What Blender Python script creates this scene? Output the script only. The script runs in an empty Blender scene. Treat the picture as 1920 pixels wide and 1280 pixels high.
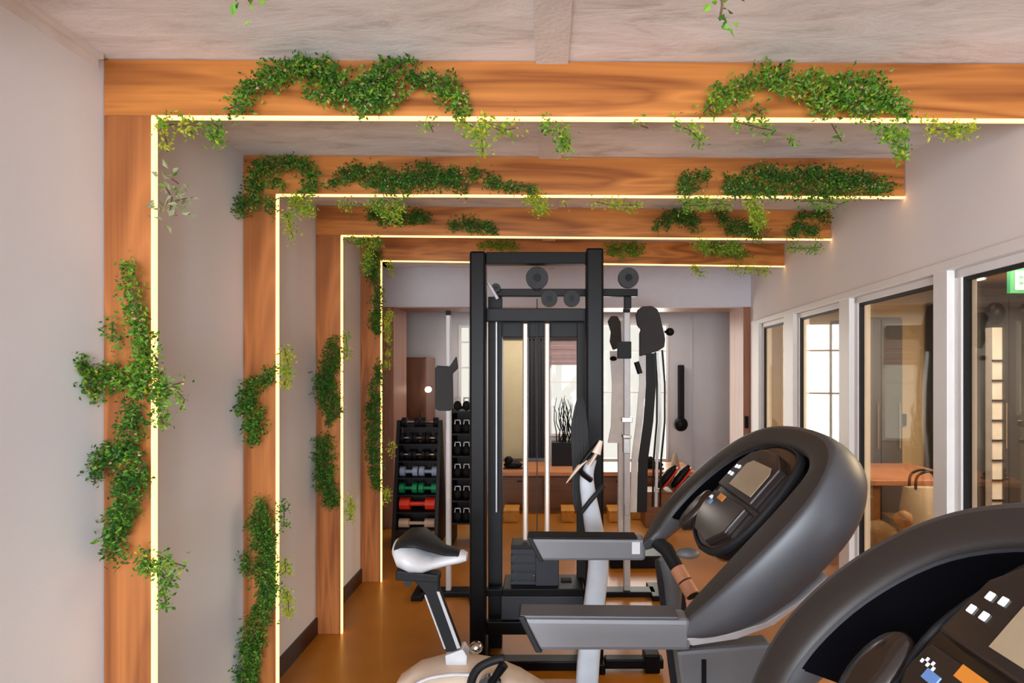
import bpy, math, random
from mathutils import Vector, Matrix
R = random.Random(7)
C = bpy.context.scene.collection
F = 1066.67; VX, VY = 1025.0, 684.0; EYE = 1.63
CEIL = 2.598; LX = -1.40
def W(px, py, D): return Vector(((px-VX)*D/F, D, EYE-(py-VY)*D/F))
def wallx(D): return 1.367+0.1172*D
# ------------------------------------------------------------ materials
def newmat(name):
    m = bpy.data.materials.new(name); m.use_nodes = True
    nt = m.node_tree; b = nt.nodes['Principled BSDF']
    return m, nt, b
def mat(name, col, rough=.5, metal=0, var=.08, scale=12, bump=0, bscale=60, coat=0, alpha=1, spec=.5):
    m, nt, b = newmat(name)
    tc = nt.nodes.new('ShaderNodeTexCoord')
    n = nt.nodes.new('ShaderNodeTexNoise'); n.inputs['Scale'].default_value = scale; n.inputs['Detail'].default_value = 4
    nt.links.new(tc.outputs['Object'], n.inputs['Vector'])
    r = nt.nodes.new('ShaderNodeValToRGB')
    r.color_ramp.elements[0].position = .3; r.color_ramp.elements[1].position = .7
    r.color_ramp.elements[0].color = [c*(1-var) for c in col]+[1]
    r.color_ramp.elements[1].color = [min(1, c*(1+var)) for c in col]+[1]
    nt.links.new(n.outputs['Fac'], r.inputs['Fac']); nt.links.new(r.outputs['Color'], b.inputs['Base Color'])
    b.inputs['Roughness'].default_value = rough; b.inputs['Metallic'].default_value = metal
    b.inputs['Coat Weight'].default_value = coat; b.inputs['Specular IOR Level'].default_value = spec
    if bump:
        n2 = nt.nodes.new('ShaderNodeTexNoise'); n2.inputs['Scale'].default_value = bscale; n2.inputs['Detail'].default_value = 6
        nt.links.new(tc.outputs['Object'], n2.inputs['Vector'])
        bp = nt.nodes.new('ShaderNodeBump'); bp.inputs['Strength'].default_value = bump; bp.inputs['Distance'].default_value = .01
        nt.links.new(n2.outputs['Fac'], bp.inputs['Height']); nt.links.new(bp.outputs['Normal'], b.inputs['Normal'])
    return m
def wood(name, axis, dark, light, rough=.38, sc=1.0):
    m, nt, b = newmat(name)
    tc = nt.nodes.new('ShaderNodeTexCoord'); mp = nt.nodes.new('ShaderNodeMapping')
    s = [9*sc, 9*sc, 9*sc]; s[axis] = .9*sc
    mp.inputs['Scale'].default_value = s
    nt.links.new(tc.outputs['Object'], mp.inputs['Vector'])
    n = nt.nodes.new('ShaderNodeTexNoise'); n.inputs['Scale'].default_value = 1.0; n.inputs['Detail'].default_value = 2; n.inputs['Distortion'].default_value = .6
    nt.links.new(mp.outputs['Vector'], n.inputs['Vector'])
    mu = nt.nodes.new('ShaderNodeMath'); mu.operation = 'MULTIPLY'; mu.inputs[1].default_value = 7
    fr = nt.nodes.new('ShaderNodeMath'); fr.operation = 'PINGPONG'; fr.inputs[1].default_value = 1
    nt.links.new(n.outputs['Fac'], mu.inputs[0]); nt.links.new(mu.outputs[0], fr.inputs[0])
    mp2 = nt.nodes.new('ShaderNodeMapping'); s2 = [70*sc]*3; s2[axis] = 1.5*sc; mp2.inputs['Scale'].default_value = s2
    nt.links.new(tc.outputs['Object'], mp2.inputs['Vector'])
    n2 = nt.nodes.new('ShaderNodeTexNoise'); n2.inputs['Scale'].default_value = 1.0; n2.inputs['Detail'].default_value = 5
    nt.links.new(mp2.outputs['Vector'], n2.inputs['Vector'])
    mx = nt.nodes.new('ShaderNodeMath'); mx.operation = 'MULTIPLY_ADD'; mx.inputs[1].default_value = .55
    ad = nt.nodes.new('ShaderNodeMath'); ad.operation = 'MULTIPLY'; ad.inputs[1].default_value = .55
    nt.links.new(n2.outputs['Fac'], ad.inputs[0]); nt.links.new(fr.outputs[0], mx.inputs[0]); nt.links.new(ad.outputs[0], mx.inputs[2])
    r = nt.nodes.new('ShaderNodeValToRGB')
    r.color_ramp.elements[0].position = .1; r.color_ramp.elements[1].position = .85
    r.color_ramp.elements[0].color = list(dark)+[1]; r.color_ramp.elements[1].color = list(light)+[1]
    nt.links.new(mx.outputs[0], r.inputs['Fac']); nt.links.new(r.outputs['Color'], b.inputs['Base Color'])
    b.inputs['Roughness'].default_value = rough
    return m
def emis(name, col, st):
    m, nt, b = newmat(name)
    b.inputs['Base Color'].default_value = list(col)+[1]; b.inputs['Emission Color'].default_value = list(col)+[1]
    b.inputs['Emission Strength'].default_value = st
    return m
def glassmat(name, tint, refl=1.0):
    m = bpy.data.materials.new(name); m.use_nodes = True; nt = m.node_tree; nt.nodes.clear()
    o = nt.nodes.new('ShaderNodeOutputMaterial'); t = nt.nodes.new('ShaderNodeBsdfTransparent'); t.inputs[0].default_value = list(tint)+[1]
    g = nt.nodes.new('ShaderNodeBsdfGlossy'); g.inputs['Roughness'].default_value = .02; g.inputs[0].default_value = (.9, .9, .9, 1)
    fz = nt.nodes.new('ShaderNodeFresnel'); fz.inputs[0].default_value = 1.5
    mu = nt.nodes.new('ShaderNodeMath'); mu.operation = 'MULTIPLY'; mu.inputs[1].default_value = refl; mu.use_clamp = True
    mx = nt.nodes.new('ShaderNodeMixShader')
    nt.links.new(fz.outputs[0], mu.inputs[0]); nt.links.new(mu.outputs[0], mx.inputs[0])
    nt.links.new(t.outputs[0], mx.inputs[1]); nt.links.new(g.outputs[0], mx.inputs[2]); nt.links.new(mx.outputs[0], o.inputs[0])
    return m
def leafmat(name, c1, c2, tr=.35):
    m = bpy.data.materials.new(name); m.use_nodes = True; nt = m.node_tree; nt.nodes.clear()
    o = nt.nodes.new('ShaderNodeOutputMaterial')
    tc = nt.nodes.new('ShaderNodeTexCoord'); n = nt.nodes.new('ShaderNodeTexNoise'); n.inputs['Scale'].default_value = 35
    r = nt.nodes.new('ShaderNodeValToRGB'); r.color_ramp.elements[0].position = .35; r.color_ramp.elements[1].position = .65
    r.color_ramp.elements[0].color = list(c1)+[1]; r.color_ramp.elements[1].color = list(c2)+[1]
    nt.links.new(tc.outputs['Object'], n.inputs['Vector']); nt.links.new(n.outputs['Fac'], r.inputs['Fac'])
    d = nt.nodes.new('ShaderNodeBsdfPrincipled'); d.inputs['Roughness'].default_value = .5
    t = nt.nodes.new('ShaderNodeBsdfTranslucent'); mx = nt.nodes.new('ShaderNodeMixShader'); mx.inputs[0].default_value = tr
    nt.links.new(r.outputs['Color'], d.inputs['Base Color']); nt.links.new(r.outputs['Color'], t.inputs['Color'])
    nt.links.new(d.outputs[0], mx.inputs[1]); nt.links.new(t.outputs[0], mx.inputs[2]); nt.links.new(mx.outputs[0], o.inputs[0])
    return m
def concrete():
    m, nt, b = newmat('concrete')
    tc = nt.nodes.new('ShaderNodeTexCoord'); mp = nt.nodes.new('ShaderNodeMapping'); mp.inputs['Scale'].default_value = (1.3, 4.5, 1)
    nt.links.new(tc.outputs['Object'], mp.inputs['Vector'])
    n = nt.nodes.new('ShaderNodeTexNoise'); n.inputs['Scale'].default_value = 2.2; n.inputs['Detail'].default_value = 12; n.inputs['Roughness'].default_value = .68; n.inputs['Distortion'].default_value = .5
    nt.links.new(mp.outputs['Vector'], n.inputs['Vector'])
    r = nt.nodes.new('ShaderNodeValToRGB'); e = r.color_ramp.elements
    e[0].position = .3; e[0].color = (.54, .53, .53, 1); e[1].position = .62; e[1].color = (.90, .92, .97, 1)
    x = e.new(.46); x.color = (.80, .81, .84, 1)
    nt.links.new(n.outputs['Fac'], r.inputs['Fac'])
    n2 = nt.nodes.new('ShaderNodeTexNoise'); n2.inputs['Scale'].default_value = 1.1; n2.inputs['Detail'].default_value = 3
    nt.links.new(tc.outputs['Object'], n2.inputs['Vector'])
    r2 = nt.nodes.new('ShaderNodeValToRGB'); r2.color_ramp.elements[0].position = .35; r2.color_ramp.elements[1].position = .6
    r2.color_ramp.elements[0].color = (.94, .91, .88, 1); r2.color_ramp.elements[1].color = (1, 1, 1, 1)
    nt.links.new(n2.outputs['Fac'], r2.inputs['Fac'])
    # fine trowel scratches
    mp3 = nt.nodes.new('ShaderNodeMapping'); mp3.inputs['Scale'].default_value = (6, 34, 1)
    nt.links.new(tc.outputs['Object'], mp3.inputs['Vector'])
    n3 = nt.nodes.new('ShaderNodeTexNoise'); n3.inputs['Scale'].default_value = 1.6; n3.inputs['Detail'].default_value = 8; n3.inputs['Roughness'].default_value = .75; n3.inputs['Distortion'].default_value = 1.5
    nt.links.new(mp3.outputs['Vector'], n3.inputs['Vector'])
    r3 = nt.nodes.new('ShaderNodeValToRGB'); r3.color_ramp.elements[0].position = .30; r3.color_ramp.elements[1].position = .40
    r3.color_ramp.elements[0].color = (.74, .71, .68, 1); r3.color_ramp.elements[1].color = (1, 1, 1, 1)
    nt.links.new(n3.outputs['Fac'], r3.inputs['Fac'])
    def mul(a, c):
        k = nt.nodes.new('ShaderNodeMix'); k.data_type = 'RGBA'; k.blend_type = 'MULTIPLY'; k.inputs['Factor'].default_value = 1
        nt.links.new(a, k.inputs['A']); nt.links.new(c, k.inputs['B']); return k.outputs['Result']
    o = mul(mul(r.outputs['Color'], r2.outputs['Color']), r3.outputs['Color'])
    nt.links.new(o, b.inputs['Base Color']); b.inputs['Roughness'].default_value = .9
    bp = nt.nodes.new('ShaderNodeBump'); bp.inputs['Strength'].default_value = .5; bp.inputs['Distance'].default_value = .01
    nt.links.new(n.outputs['Fac'], bp.inputs['Height']); nt.links.new(bp.outputs['Normal'], b.inputs['Normal'])
    return m
M = dict(
 wall=mat('wall_paint', (.76, .78, .82), .85, var=.02, scale=2, bump=.05, bscale=200),
 wallr=mat('wall_paint_led_tint', (.80, .77, .77), .8, var=.02, scale=2, bump=.05, bscale=200),  # white paint with a slight peach LED spill mixed into its colour
 concrete=concrete(),
 woodh=wood('oak_board_along', 0, (.20, .050, .010), (.60, .225, .050)),
 woodv=wood('oak_board_upright', 2, (.22, .066, .018), (.54, .195, .055)),
 led=emis('warm_led', (1, .50, .145), 4.0),
 floor=mat('amber_floor', (.34, .125, .008), .34, var=.14, scale=3, coat=.05),
 basebd=mat('dark_baseboard', (.022, .008, .005), .4),
 white=mat('white_frame', (.78, .77, .76), .4, var=.02),
 alu=mat('grey_aluminium', (.35, .35, .36), .35, .7),
 trimgrey=mat('pale_metal_trim', (.75, .73, .71), .5),
 black=mat('black_metal', (.005, .005, .006), .38, 0, spec=.14),
 blackm=mat('black_rubber', (.009, .009, .010), .7, spec=.2),
 darkgrey=mat('dark_grey_plastic', (.014, .015, .017), .5, spec=.2),
 stack=mat('charcoal_plates', (.030, .033, .042), .5, spec=.3),
 tm=mat('graphite_shell', (.058, .061, .070), .42, .1, var=.02), tmface=mat('brown_grey_face', (.026, .023, .022), .5, var=.02),
 tmlight=mat('light_grey_shell', (.11, .112, .12), .45, .1, var=.03),
 rail=mat('rail_grey', (.15, .155, .168), .45, .1, var=.03),
 pale=mat('pale_grey_panel', (.50, .50, .52), .4, .1),
 gloss=mat('black_gloss', (.012, .010, .010), .06, coat=1),
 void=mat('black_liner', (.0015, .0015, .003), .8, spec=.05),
 smoke=mat('smoked_panel', (.022, .016, .014), .16, spec=.45),
 screen=mat('tan_reflection_screen', (.34, .27, .18), .2),  # tan reflection on the display painted into the screen colour
 blue=mat('blue_key', (.12, .25, .55), .3), orange=mat('orange_label', (.62, .22, .03), .4),
 key=emis('white_key', (.9, .92, .95), .7),
 grip=mat('copper_grip', (.50, .22, .12), .45),
 chrome=mat('chrome', (.6, .6, .6), .12, 1),
 steel=mat('brushed_steel', (.45, .45, .46), .35, .6),
 cream=mat('cream_plastic', (.62, .50, .40), .4),
 creamrod=mat('guide_rod', (.70, .60, .52), .25, .6),
 whitep=mat('white_plastic', (.62, .63, .66), .35),
 pad=mat('grey_pad', (.035, .037, .040), .8, bump=.2),
 brown=wood('brown_panel', 2, (.10, .035, .014), (.20, .075, .03), .35),
 jamb=wood('copper_wood_lining', 2, (.24, .10, .055), (.36, .16, .095), .4),
 counter=wood('orange_counter', 0, (.42, .16, .06), (.62, .27, .12), .3),
 cab=wood('brown_cabinet', 0, (.11, .04, .012), (.17, .065, .02), .4),
 box=mat('ochre_box', (.50, .21, .02), .6, var=.2, scale=20),
 rack=mat('black_rack', (.006, .005, .006), .5, .0, spec=.25),
 green=mat('green_rubber', (.0, .20, .07), .4), red=mat('red_rubber', (.65, .03, .01), .4),
 beige=mat('beige_rubber', (.45, .30, .20), .5), bluegrey=mat('blue_grey_rubber', (.25, .32, .42), .4),
 tan=mat('tan_wall', (.42, .32, .20), .8, var=.03, scale=2),
 creamw=mat('cream_panel', (.55, .48, .30), .7, var=.03),
 farwall=mat('far_grey_wall', (.52, .51, .53), .35, .1, var=.05, scale=2),
 curtain=mat('charcoal_curtain', (.03, .032, .038), .8),
 blind=mat('mauve_blind', (.25, .17, .17), .8),
 cloth=mat('dark_cloth', (.035, .036, .038), .95, bump=.5, bscale=90),
 canvas=mat('beige_canvas', (.42, .34, .25), .95, bump=.4, bscale=80),
 sack=mat('brown_sack', (.16, .10, .05), .95, var=.3, scale=14, bump=.5),
 glass=glassmat('window_glass', (.93, .90, .84), .32), clear=glassmat('clear_cover', (.8, .78, .76), 1.5),
 leafA=leafmat('leaf_deep_green', (.02, .10, .012), (.06, .22, .02)),
 leafB=leafmat('leaf_mid_green', (.10, .29, .02), (.20, .42, .04)),
 leafC=leafmat('leaf_lime', (.36, .50, .03), (.58, .64, .06), .5),
 leafP=leafmat('pale_leaf', (.28, .34, .20), (.40, .45, .28)),
 bark=mat('vine_stem', (.09, .05, .025), .8), pink=leafmat('pink_petal', (.60, .30, .20), (.75, .42, .32)),
 exit=mat('exit_green', (.0, .16, .07), .4), exitw=emis('exit_glow', (.75, 1, .85), 1.0),
 lamp=emis('lamp_glow', (1, .86, .6), 12), tarmac=mat('outside_wall', (.75, .76, .78), .9),
)
# ------------------------------------------------------------ builders
class MB:
    def __init__(s): s.v = []; s.f = []; s.mi = []; s.smooth = []
    def add(s, vs, fs, mi=0, sm=False):
        o = len(s.v); s.v += [Vector(v) for v in vs]
        for f in fs: s.f.append([o+i for i in f]); s.mi.append(mi); s.smooth.append(sm)
        return s
    def box(s, a, b, mi=0):
        x0, y0, z0 = a; x1, y1, z1 = b
        return s.hexa([(x0,y0,z0),(x1,y0,z0),(x1,y1,z0),(x0,y1,z0)], [(x0,y0,z1),(x1,y0,z1),(x1,y1,z1),(x0,y1,z1)], mi)
    def hexa(s, lo, hi, mi=0):
        n = len(lo); fs = [list(range(n))[::-1], [n+i for i in range(n)]]
        fs += [[i, (i+1) % n, n+(i+1) % n, n+i] for i in range(n)]
        return s.add(list(lo)+list(hi), fs, mi)
    def tube(s, pts, r, n=12, mi=0, flat=None):
        pts = [Vector(p) for p in pts]; rs = r if isinstance(r, (list, tuple)) else [r]*len(pts)
        rings = []; up = None
        for i, p in enumerate(pts):
            t = (pts[min(i+1, len(pts)-1)]-pts[max(i-1, 0)]).normalized()
            if up is None: up = Vector((0, 0, 1)) if abs(t.z) < .9 else Vector((0, 1, 0))
            a = t.cross(up).normalized(); b = a.cross(t).normalized(); up = b
            ex = flat if flat else 1
            rings.append([p+(a*math.cos(q)+b*math.sin(q)*ex)*rs[i] for q in [2*math.pi*k/n for k in range(n)]])
        return s.loft(rings, mi=mi)
    def loft(s, rings, mi=0, caps=True, closed=False, sm=True):
        n = len(rings[0]); vs = [v for r in rings for v in r]; fs = []
        m = len(rings)
        for i in range(m if closed else m-1):
            j = (i+1) % m
            for k in range(n): fs.append([i*n+k, i*n+(k+1) % n, j*n+(k+1) % n, j*n+k])
        s.add(vs, fs, mi, sm)
        if caps and not closed:
            s.add(rings[0], [list(range(n))[::-1]], mi); s.add(rings[-1], [list(range(n))], mi)
        return s
    def cyl(s, p, q, r, n=20, mi=0): return s.tube([p, q], r, n, mi)
    def ell(s, c, rad, nu=16, nv=10, mi=0, rot=None):
        rings = []
        for i in range(1, nv):
            th = math.pi*i/nv
            rings.append([Vector((math.sin(th)*math.cos(2*math.pi*k/nu)*rad[0], math.sin(th)*math.sin(2*math.pi*k/nu)*rad[1], -math.cos(th)*rad[2])) for k in range(nu)])
        if rot: rings = [[rot @ v for v in r] for r in rings]
        rings = [[v+Vector(c) for v in r] for r in rings]
        return s.loft(rings, mi=mi)
    def build(s, name, m, parent=None, bevel=0, sub=0, origin=None):
        org = parent['_o'] if parent is not None else origin
        if org is None:
            xs = [v.x for v in s.v]; ys = [v.y for v in s.v]; zs = [v.z for v in s.v]
            org = ((min(xs)+max(xs))/2, (min(ys)+max(ys))/2, min(zs))
        org = Vector(org); me = bpy.data.meshes.new(name)
        me.from_pydata([v-org for v in s.v], [], s.f)
        for k in (m if isinstance(m, list) else [m]): me.materials.append(k if not isinstance(k, str) else M[k])
        me.polygons.foreach_set('material_index', s.mi); me.polygons.foreach_set('use_smooth', s.smooth); me.update()
        o = bpy.data.objects.new(name, me); C.objects.link(o)
        if parent is None: o.location = org
        else: o.parent = parent
        o['_o'] = list(org)
        if sub:
            w = o.modifiers.new('weld', 'WELD'); w.merge_threshold = .0002
            x = o.modifiers.new('sub', 'SUBSURF'); x.levels = sub; x.render_levels = sub
        if bevel:
            x = o.modifiers.new('bevel', 'BEVEL'); x.width = bevel; x.segments = 2; x.limit_method = 'ANGLE'; x.angle_limit = .6
        return o
def tag(o, label, cat, group=None):
    o['label'] = label; o['category'] = cat
    if group: o['group'] = group
    return o
def thing(name, loc, label, cat, group=None):
    o = bpy.data.objects.new(name, None); C.objects.link(o); o.location = loc; o['_o'] = list(loc); o.empty_display_size = .1
    return tag(o, label, cat, group)
def struct(o): o['kind'] = 'structure'; return o
def prism_xz(mb, pts, D0, D1, mi=0):   # outline of (x,z) at two depths
    return mb.hexa([(x, D0, z) for x, z in pts], [(x, D1, z) for x, z in pts], mi)
def copy_tree(o, parent=None):
    c = o.copy(); C.objects.link(c); c.parent = parent
    for ch in list(o.children): copy_tree(ch, c)
    return c
# ------------------------------------------------------------ setting
RB = -2.7; XE = 5.0; DB = 5.66; DE = 7.3
struct(MB().box((-2.6, RB-.1, -.06), (XE+.1, DE+.1, 0)).build('floor', 'floor'))
struct(MB().box((-1.6, RB-.1, CEIL), (2.4, DB+.6, CEIL+.08)).build('ceiling', 'concrete'))
# shallow strip running along the slab
struct(MB().box((-.035, RB, CEIL-.012), (.068, DB, CEIL+.01)).build('trim_1', mat('slab_strip', (.70, .68, .67), .9, var=.08, bump=.3)))
struct(MB().box((LX-.1, RB-.1, 0), (LX, 4.55, CEIL+.02)).build('wall_left', 'wall'))
struct(MB().box((LX, RB, CEIL-.018), (LX+.022, 1.77, CEIL)).box((LX, RB, CEIL-.045), (LX+.006, 1.77, CEIL-.018)).build('trim_2', 'trimgrey'))
struct(MB().box((LX, RB, 0), (LX+.014, 4.55, .10)).build('baseboard_left', 'basebd'))
# rear wall with wide opening
mb = MB(); mb.box((LX-.1, RB-.1, 0), (LX+.12, RB, CEIL)); mb.box((.95, RB-.1, 0), (1.2, RB, CEIL)); mb.box((LX+.12, RB-.1, 2.35), (.95, RB, CEIL)); mb.box((LX+.12, RB-.1, 0), (.95, RB, .35))
struct(mb.build('wall_rear', 'wall'))
# right wall above the glazing and beside it
def wslab(mb, D0, D1, z0, z1, off=0, t=.10):
    mb.hexa([(wallx(D0)+off, D0, z0), (wallx(D0)+off+t, D0, z0), (wallx(D1)+off+t, D1, z0), (wallx(D1)+off, D1, z0)],
            [(wallx(D0)+off, D0, z1), (wallx(D0)+off+t, D0, z1), (wallx(D1)+off+t, D1, z1), (wallx(D1)+off, D1, z1)])
    return mb
HZ = 2.044
mb = MB(); wslab(mb, RB, DB+.45, HZ, CEIL+.02); wslab(mb, 5.62, DB+.45, 0, HZ); wslab(mb, RB, -1.6, 0, HZ)
struct(mb.build('wall_right', 'wallr'))
posts = [(5.31, 5.61), (4.29, 4.53), (3.27, 3.42), (2.31, 2.413), (.92, 1.02), (-1.6, -1.5)]
k = 3
for a, b in posts:
    struct(wslab(MB(), a, b, 0, HZ, -.012, .124).build('trim_%d' % k, 'white', bevel=.004)); k += 1
struct(wslab(MB(), -1.5, 5.61, HZ-.030, HZ+.012, -.014, .128).build('trim_%d' % k, 'white', bevel=.003)); k += 1
struct(wslab(MB(), -1.5, 5.61, .001, .03, 0, .1).build('trim_%d' % k, 'alu')); k += 1
bays = [(posts[i+1][1], posts[i][0]) for i in range(5)]
for i, (a, b) in enumerate(bays):
    e = thing('window_%d' % (i+1), (wallx(a), a, 0), '', ''); del e['label']; del e['category']; struct(e)
    f = MB(); zt = HZ-.03
    for (p, q, z0, z1) in ((a, a+.045, .03, zt), (b-.045, b, .03, zt), (a, b, zt-.035, zt), (a, b, .03, .07)): wslab(f, p, q, z0, z1, .018, .03)
    f.build('window_frame', 'white', e, bevel=.003)
    g = MB()
    for (p, q, z0, z1) in ((a+.045, a+.062, .07, zt-.035), (b-.07, b-.045, .07, zt-.035), (a+.06, b-.06, zt-.05, zt-.035)): wslab(g, p, q, z0, z1, .026, .02)
    g.build('gasket', 'darkgrey', e)
    wslab(MB(), a+.06, b-.065, .07, zt-.05, .034, .006).build('window_pane', 'glass', e)
# opening at the end: soffit, lining
xr = 1.963
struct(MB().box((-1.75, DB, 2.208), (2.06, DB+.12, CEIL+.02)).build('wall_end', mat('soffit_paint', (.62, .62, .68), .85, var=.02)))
L = MB(); L.box((-1.75, DB+.02, 0), (-1.528, 6.2, 2.208)); L.box((xr, DB+.02, 0), (2.06, 6.1, 2.208)); L.box((-1.75, DB+.12, 2.208), (2.06, 6.2, 2.30))
struct(L.build('trim_11', 'jamb'))
struct(MB().box((-1.75, 4.45, 0), (-1.65, DB+.1, CEIL)).box((-1.75, 4.45, 0), (LX-.1, 4.55, CEIL)).build('wall_alcove', 'wall'))
struct(MB().box((-1.75, 4.5, CEIL), (-1.5, 6, CEIL+.08)).build('ceiling_alcove', 'concrete'))
# room beyond
struct(MB().box((-2.3, 6.1, 2.30), (2.8, DE+.1, 2.38)).build('ceiling_far', 'farwall'))
struct(MB().box((-2.3, 6.2, 0), (-2.2, DE, 2.3)).box((-2.3, 6.2, 0), (-1.75, 6.25, 2.3)).build('wall_far_left', 'farwall'))
struct(MB().box((2.35, 6.1, 0), (2.45, DE, 2.3)).box((2.06, 6.05, 0), (2.4, 6.1, 2.3)).build('wall_far_right', 'farwall'))
wins = [(-1.13, -.97, 1.05, 2.14), (.03, .42, .72, 2.10), (.70, 1.56, .40, 2.16)]
def far_wall():
    mb = MB(); x = -2.3
    for (a, b, z0, z1) in wins:
        mb.box((x, DE, 0), (a, DE+.1, 2.3)); mb.box((a, DE, 0), (b, DE+.1, z0)); mb.box((a, DE, z1), (b, DE+.1, 2.3)); x = b
    mb.box((x, DE, 0), (2.45, DE+.1, 2.3)); mb.box((1.861, DE-.012, 0), (1.868, DE, 2.3)); return mb
struct(far_wall().build('wall_far', 'farwall'))
for i, (a, b, z0, z1) in enumerate(wins):
    e = thing('window_%d' % (6+i), (a, DE, z0), '', ''); del e['label']; del e['category']; struct(e)
    f = MB(); w = .03
    f.box((a, DE-.01, z0), (a+w, DE+.05, z1)); f.box((b-w, DE-.01, z0), (b, DE+.05, z1)); f.box((a+w, DE-.01, z1-w), (b-w, DE+.05, z1)); f.box((a+w, DE-.01, z0), (b-w, DE+.05, z0+w))
    n = 3 if b-a > .6 else 1
    for j in range(1, n): f.box((a+(b-a)*j/n-.014, DE, z0+w), (a+(b-a)*j/n+.014, DE+.04, z1-w))
    for zz in ((z0+z1)/2, z0+(z1-z0)*.8): f.box((a+w, DE+.005, zz-.01), (b-w, DE+.035, zz+.01))
    f.build('window_frame', 'white', e)
    MB().box((a+.02, DE+.018, z0+.02), (b-.02, DE+.024, z1-.02)).build('window_pane', 'glass', e)
# side room behind the glass
struct(MB().box((wallx(5.7)+.1, 5.6, 0), (XE, 5.7, 2.4)).build('wall_side_end', 'tan'))
struct(MB().box((XE, RB, 0), (XE+.1, 5.7, 2.4)).build('wall_side_right', 'tan'))
struct(MB().box((wallx(RB)+.1, RB-.1, 0), (XE+.1, RB, 2.4)).build('wall_side_rear', 'tan'))
s = MB(); s.hexa([(wallx(RB)+.1, RB, 2.38), (XE+.1, RB, 2.38), (XE+.1, 5.7, 2.38), (wallx(5.7)+.1, 5.7, 2.38)], [(wallx(RB)+.1, RB, 2.46), (XE+.1, RB, 2.46), (XE+.1, 5.7, 2.46), (wallx(5.7)+.1, 5.7, 2.46)])
struct(s.build('ceiling_side', mat('beige_ceiling', (.50, .42, .30), .9)))
# ------------------------------------------------------------ portal frames
FD = [.970, 1.796, 2.622, 3.448, 4.274]
ER = [1.012, 1.015, 1.015, 1.032, 1.06]
names = ['portal frame nearest the viewer, above the picture, its hanging sprigs reach the top edge',
 'largest portal frame in view, bright orange wood right under the concrete ceiling, glowing inner edge',
 'second wooden portal frame in view, reddish board with glowing inner edge behind the largest one',
 'third wooden portal frame in view, its post bare at the foot near the dark baseboard',
 'smallest and farthest wooden portal frame, directly in front of the pale soffit']
T = .018; IX = -1.241; IZ = 2.411; LW = .007
for D, er, lab in zip(FD, ER, names):
    e = thing('portal_frame', (LX, D, 0), lab, 'portal frame', 'glowing wooden portal frames along the room')
    Dr = D*er; xe = wallx(Dr)-.004
    MB().box((LX+.002, D, 0), (IX-LW, D+T, IZ+LW)).build('post', 'woodv', e, bevel=.002)
    zb = IZ+LW
    b = MB(); b.hexa([(LX+.002, D, zb), (xe, Dr, zb), (xe, Dr+T, zb), (LX+.002, D+T, zb)], [(LX+.002, D, CEIL-.003), (xe, Dr, CEIL-.003), (xe, Dr+T, CEIL-.003), (LX+.002, D+T, CEIL-.003)])
    b.build('beam', 'woodh', e, bevel=.002)
    dl = D+(Dr-D)*(IX-LX)/(xe-LX)
    MB().box((IX-LW, D-.001, .001), (IX, D+T+.001, IZ)).build('led_strip', 'led', e)
    b = MB(); b.hexa([(IX-LW, dl-.001, IZ), (xe, Dr-.001, IZ), (xe, Dr+T, IZ), (IX-LW, dl+T, IZ)], [(IX-LW, dl-.001, IZ+LW), (xe, Dr-.001, IZ+LW), (xe, Dr+T, IZ+LW), (IX-LW, dl+T, IZ+LW)])
    b.build('led_strip', 'led', e)
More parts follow.
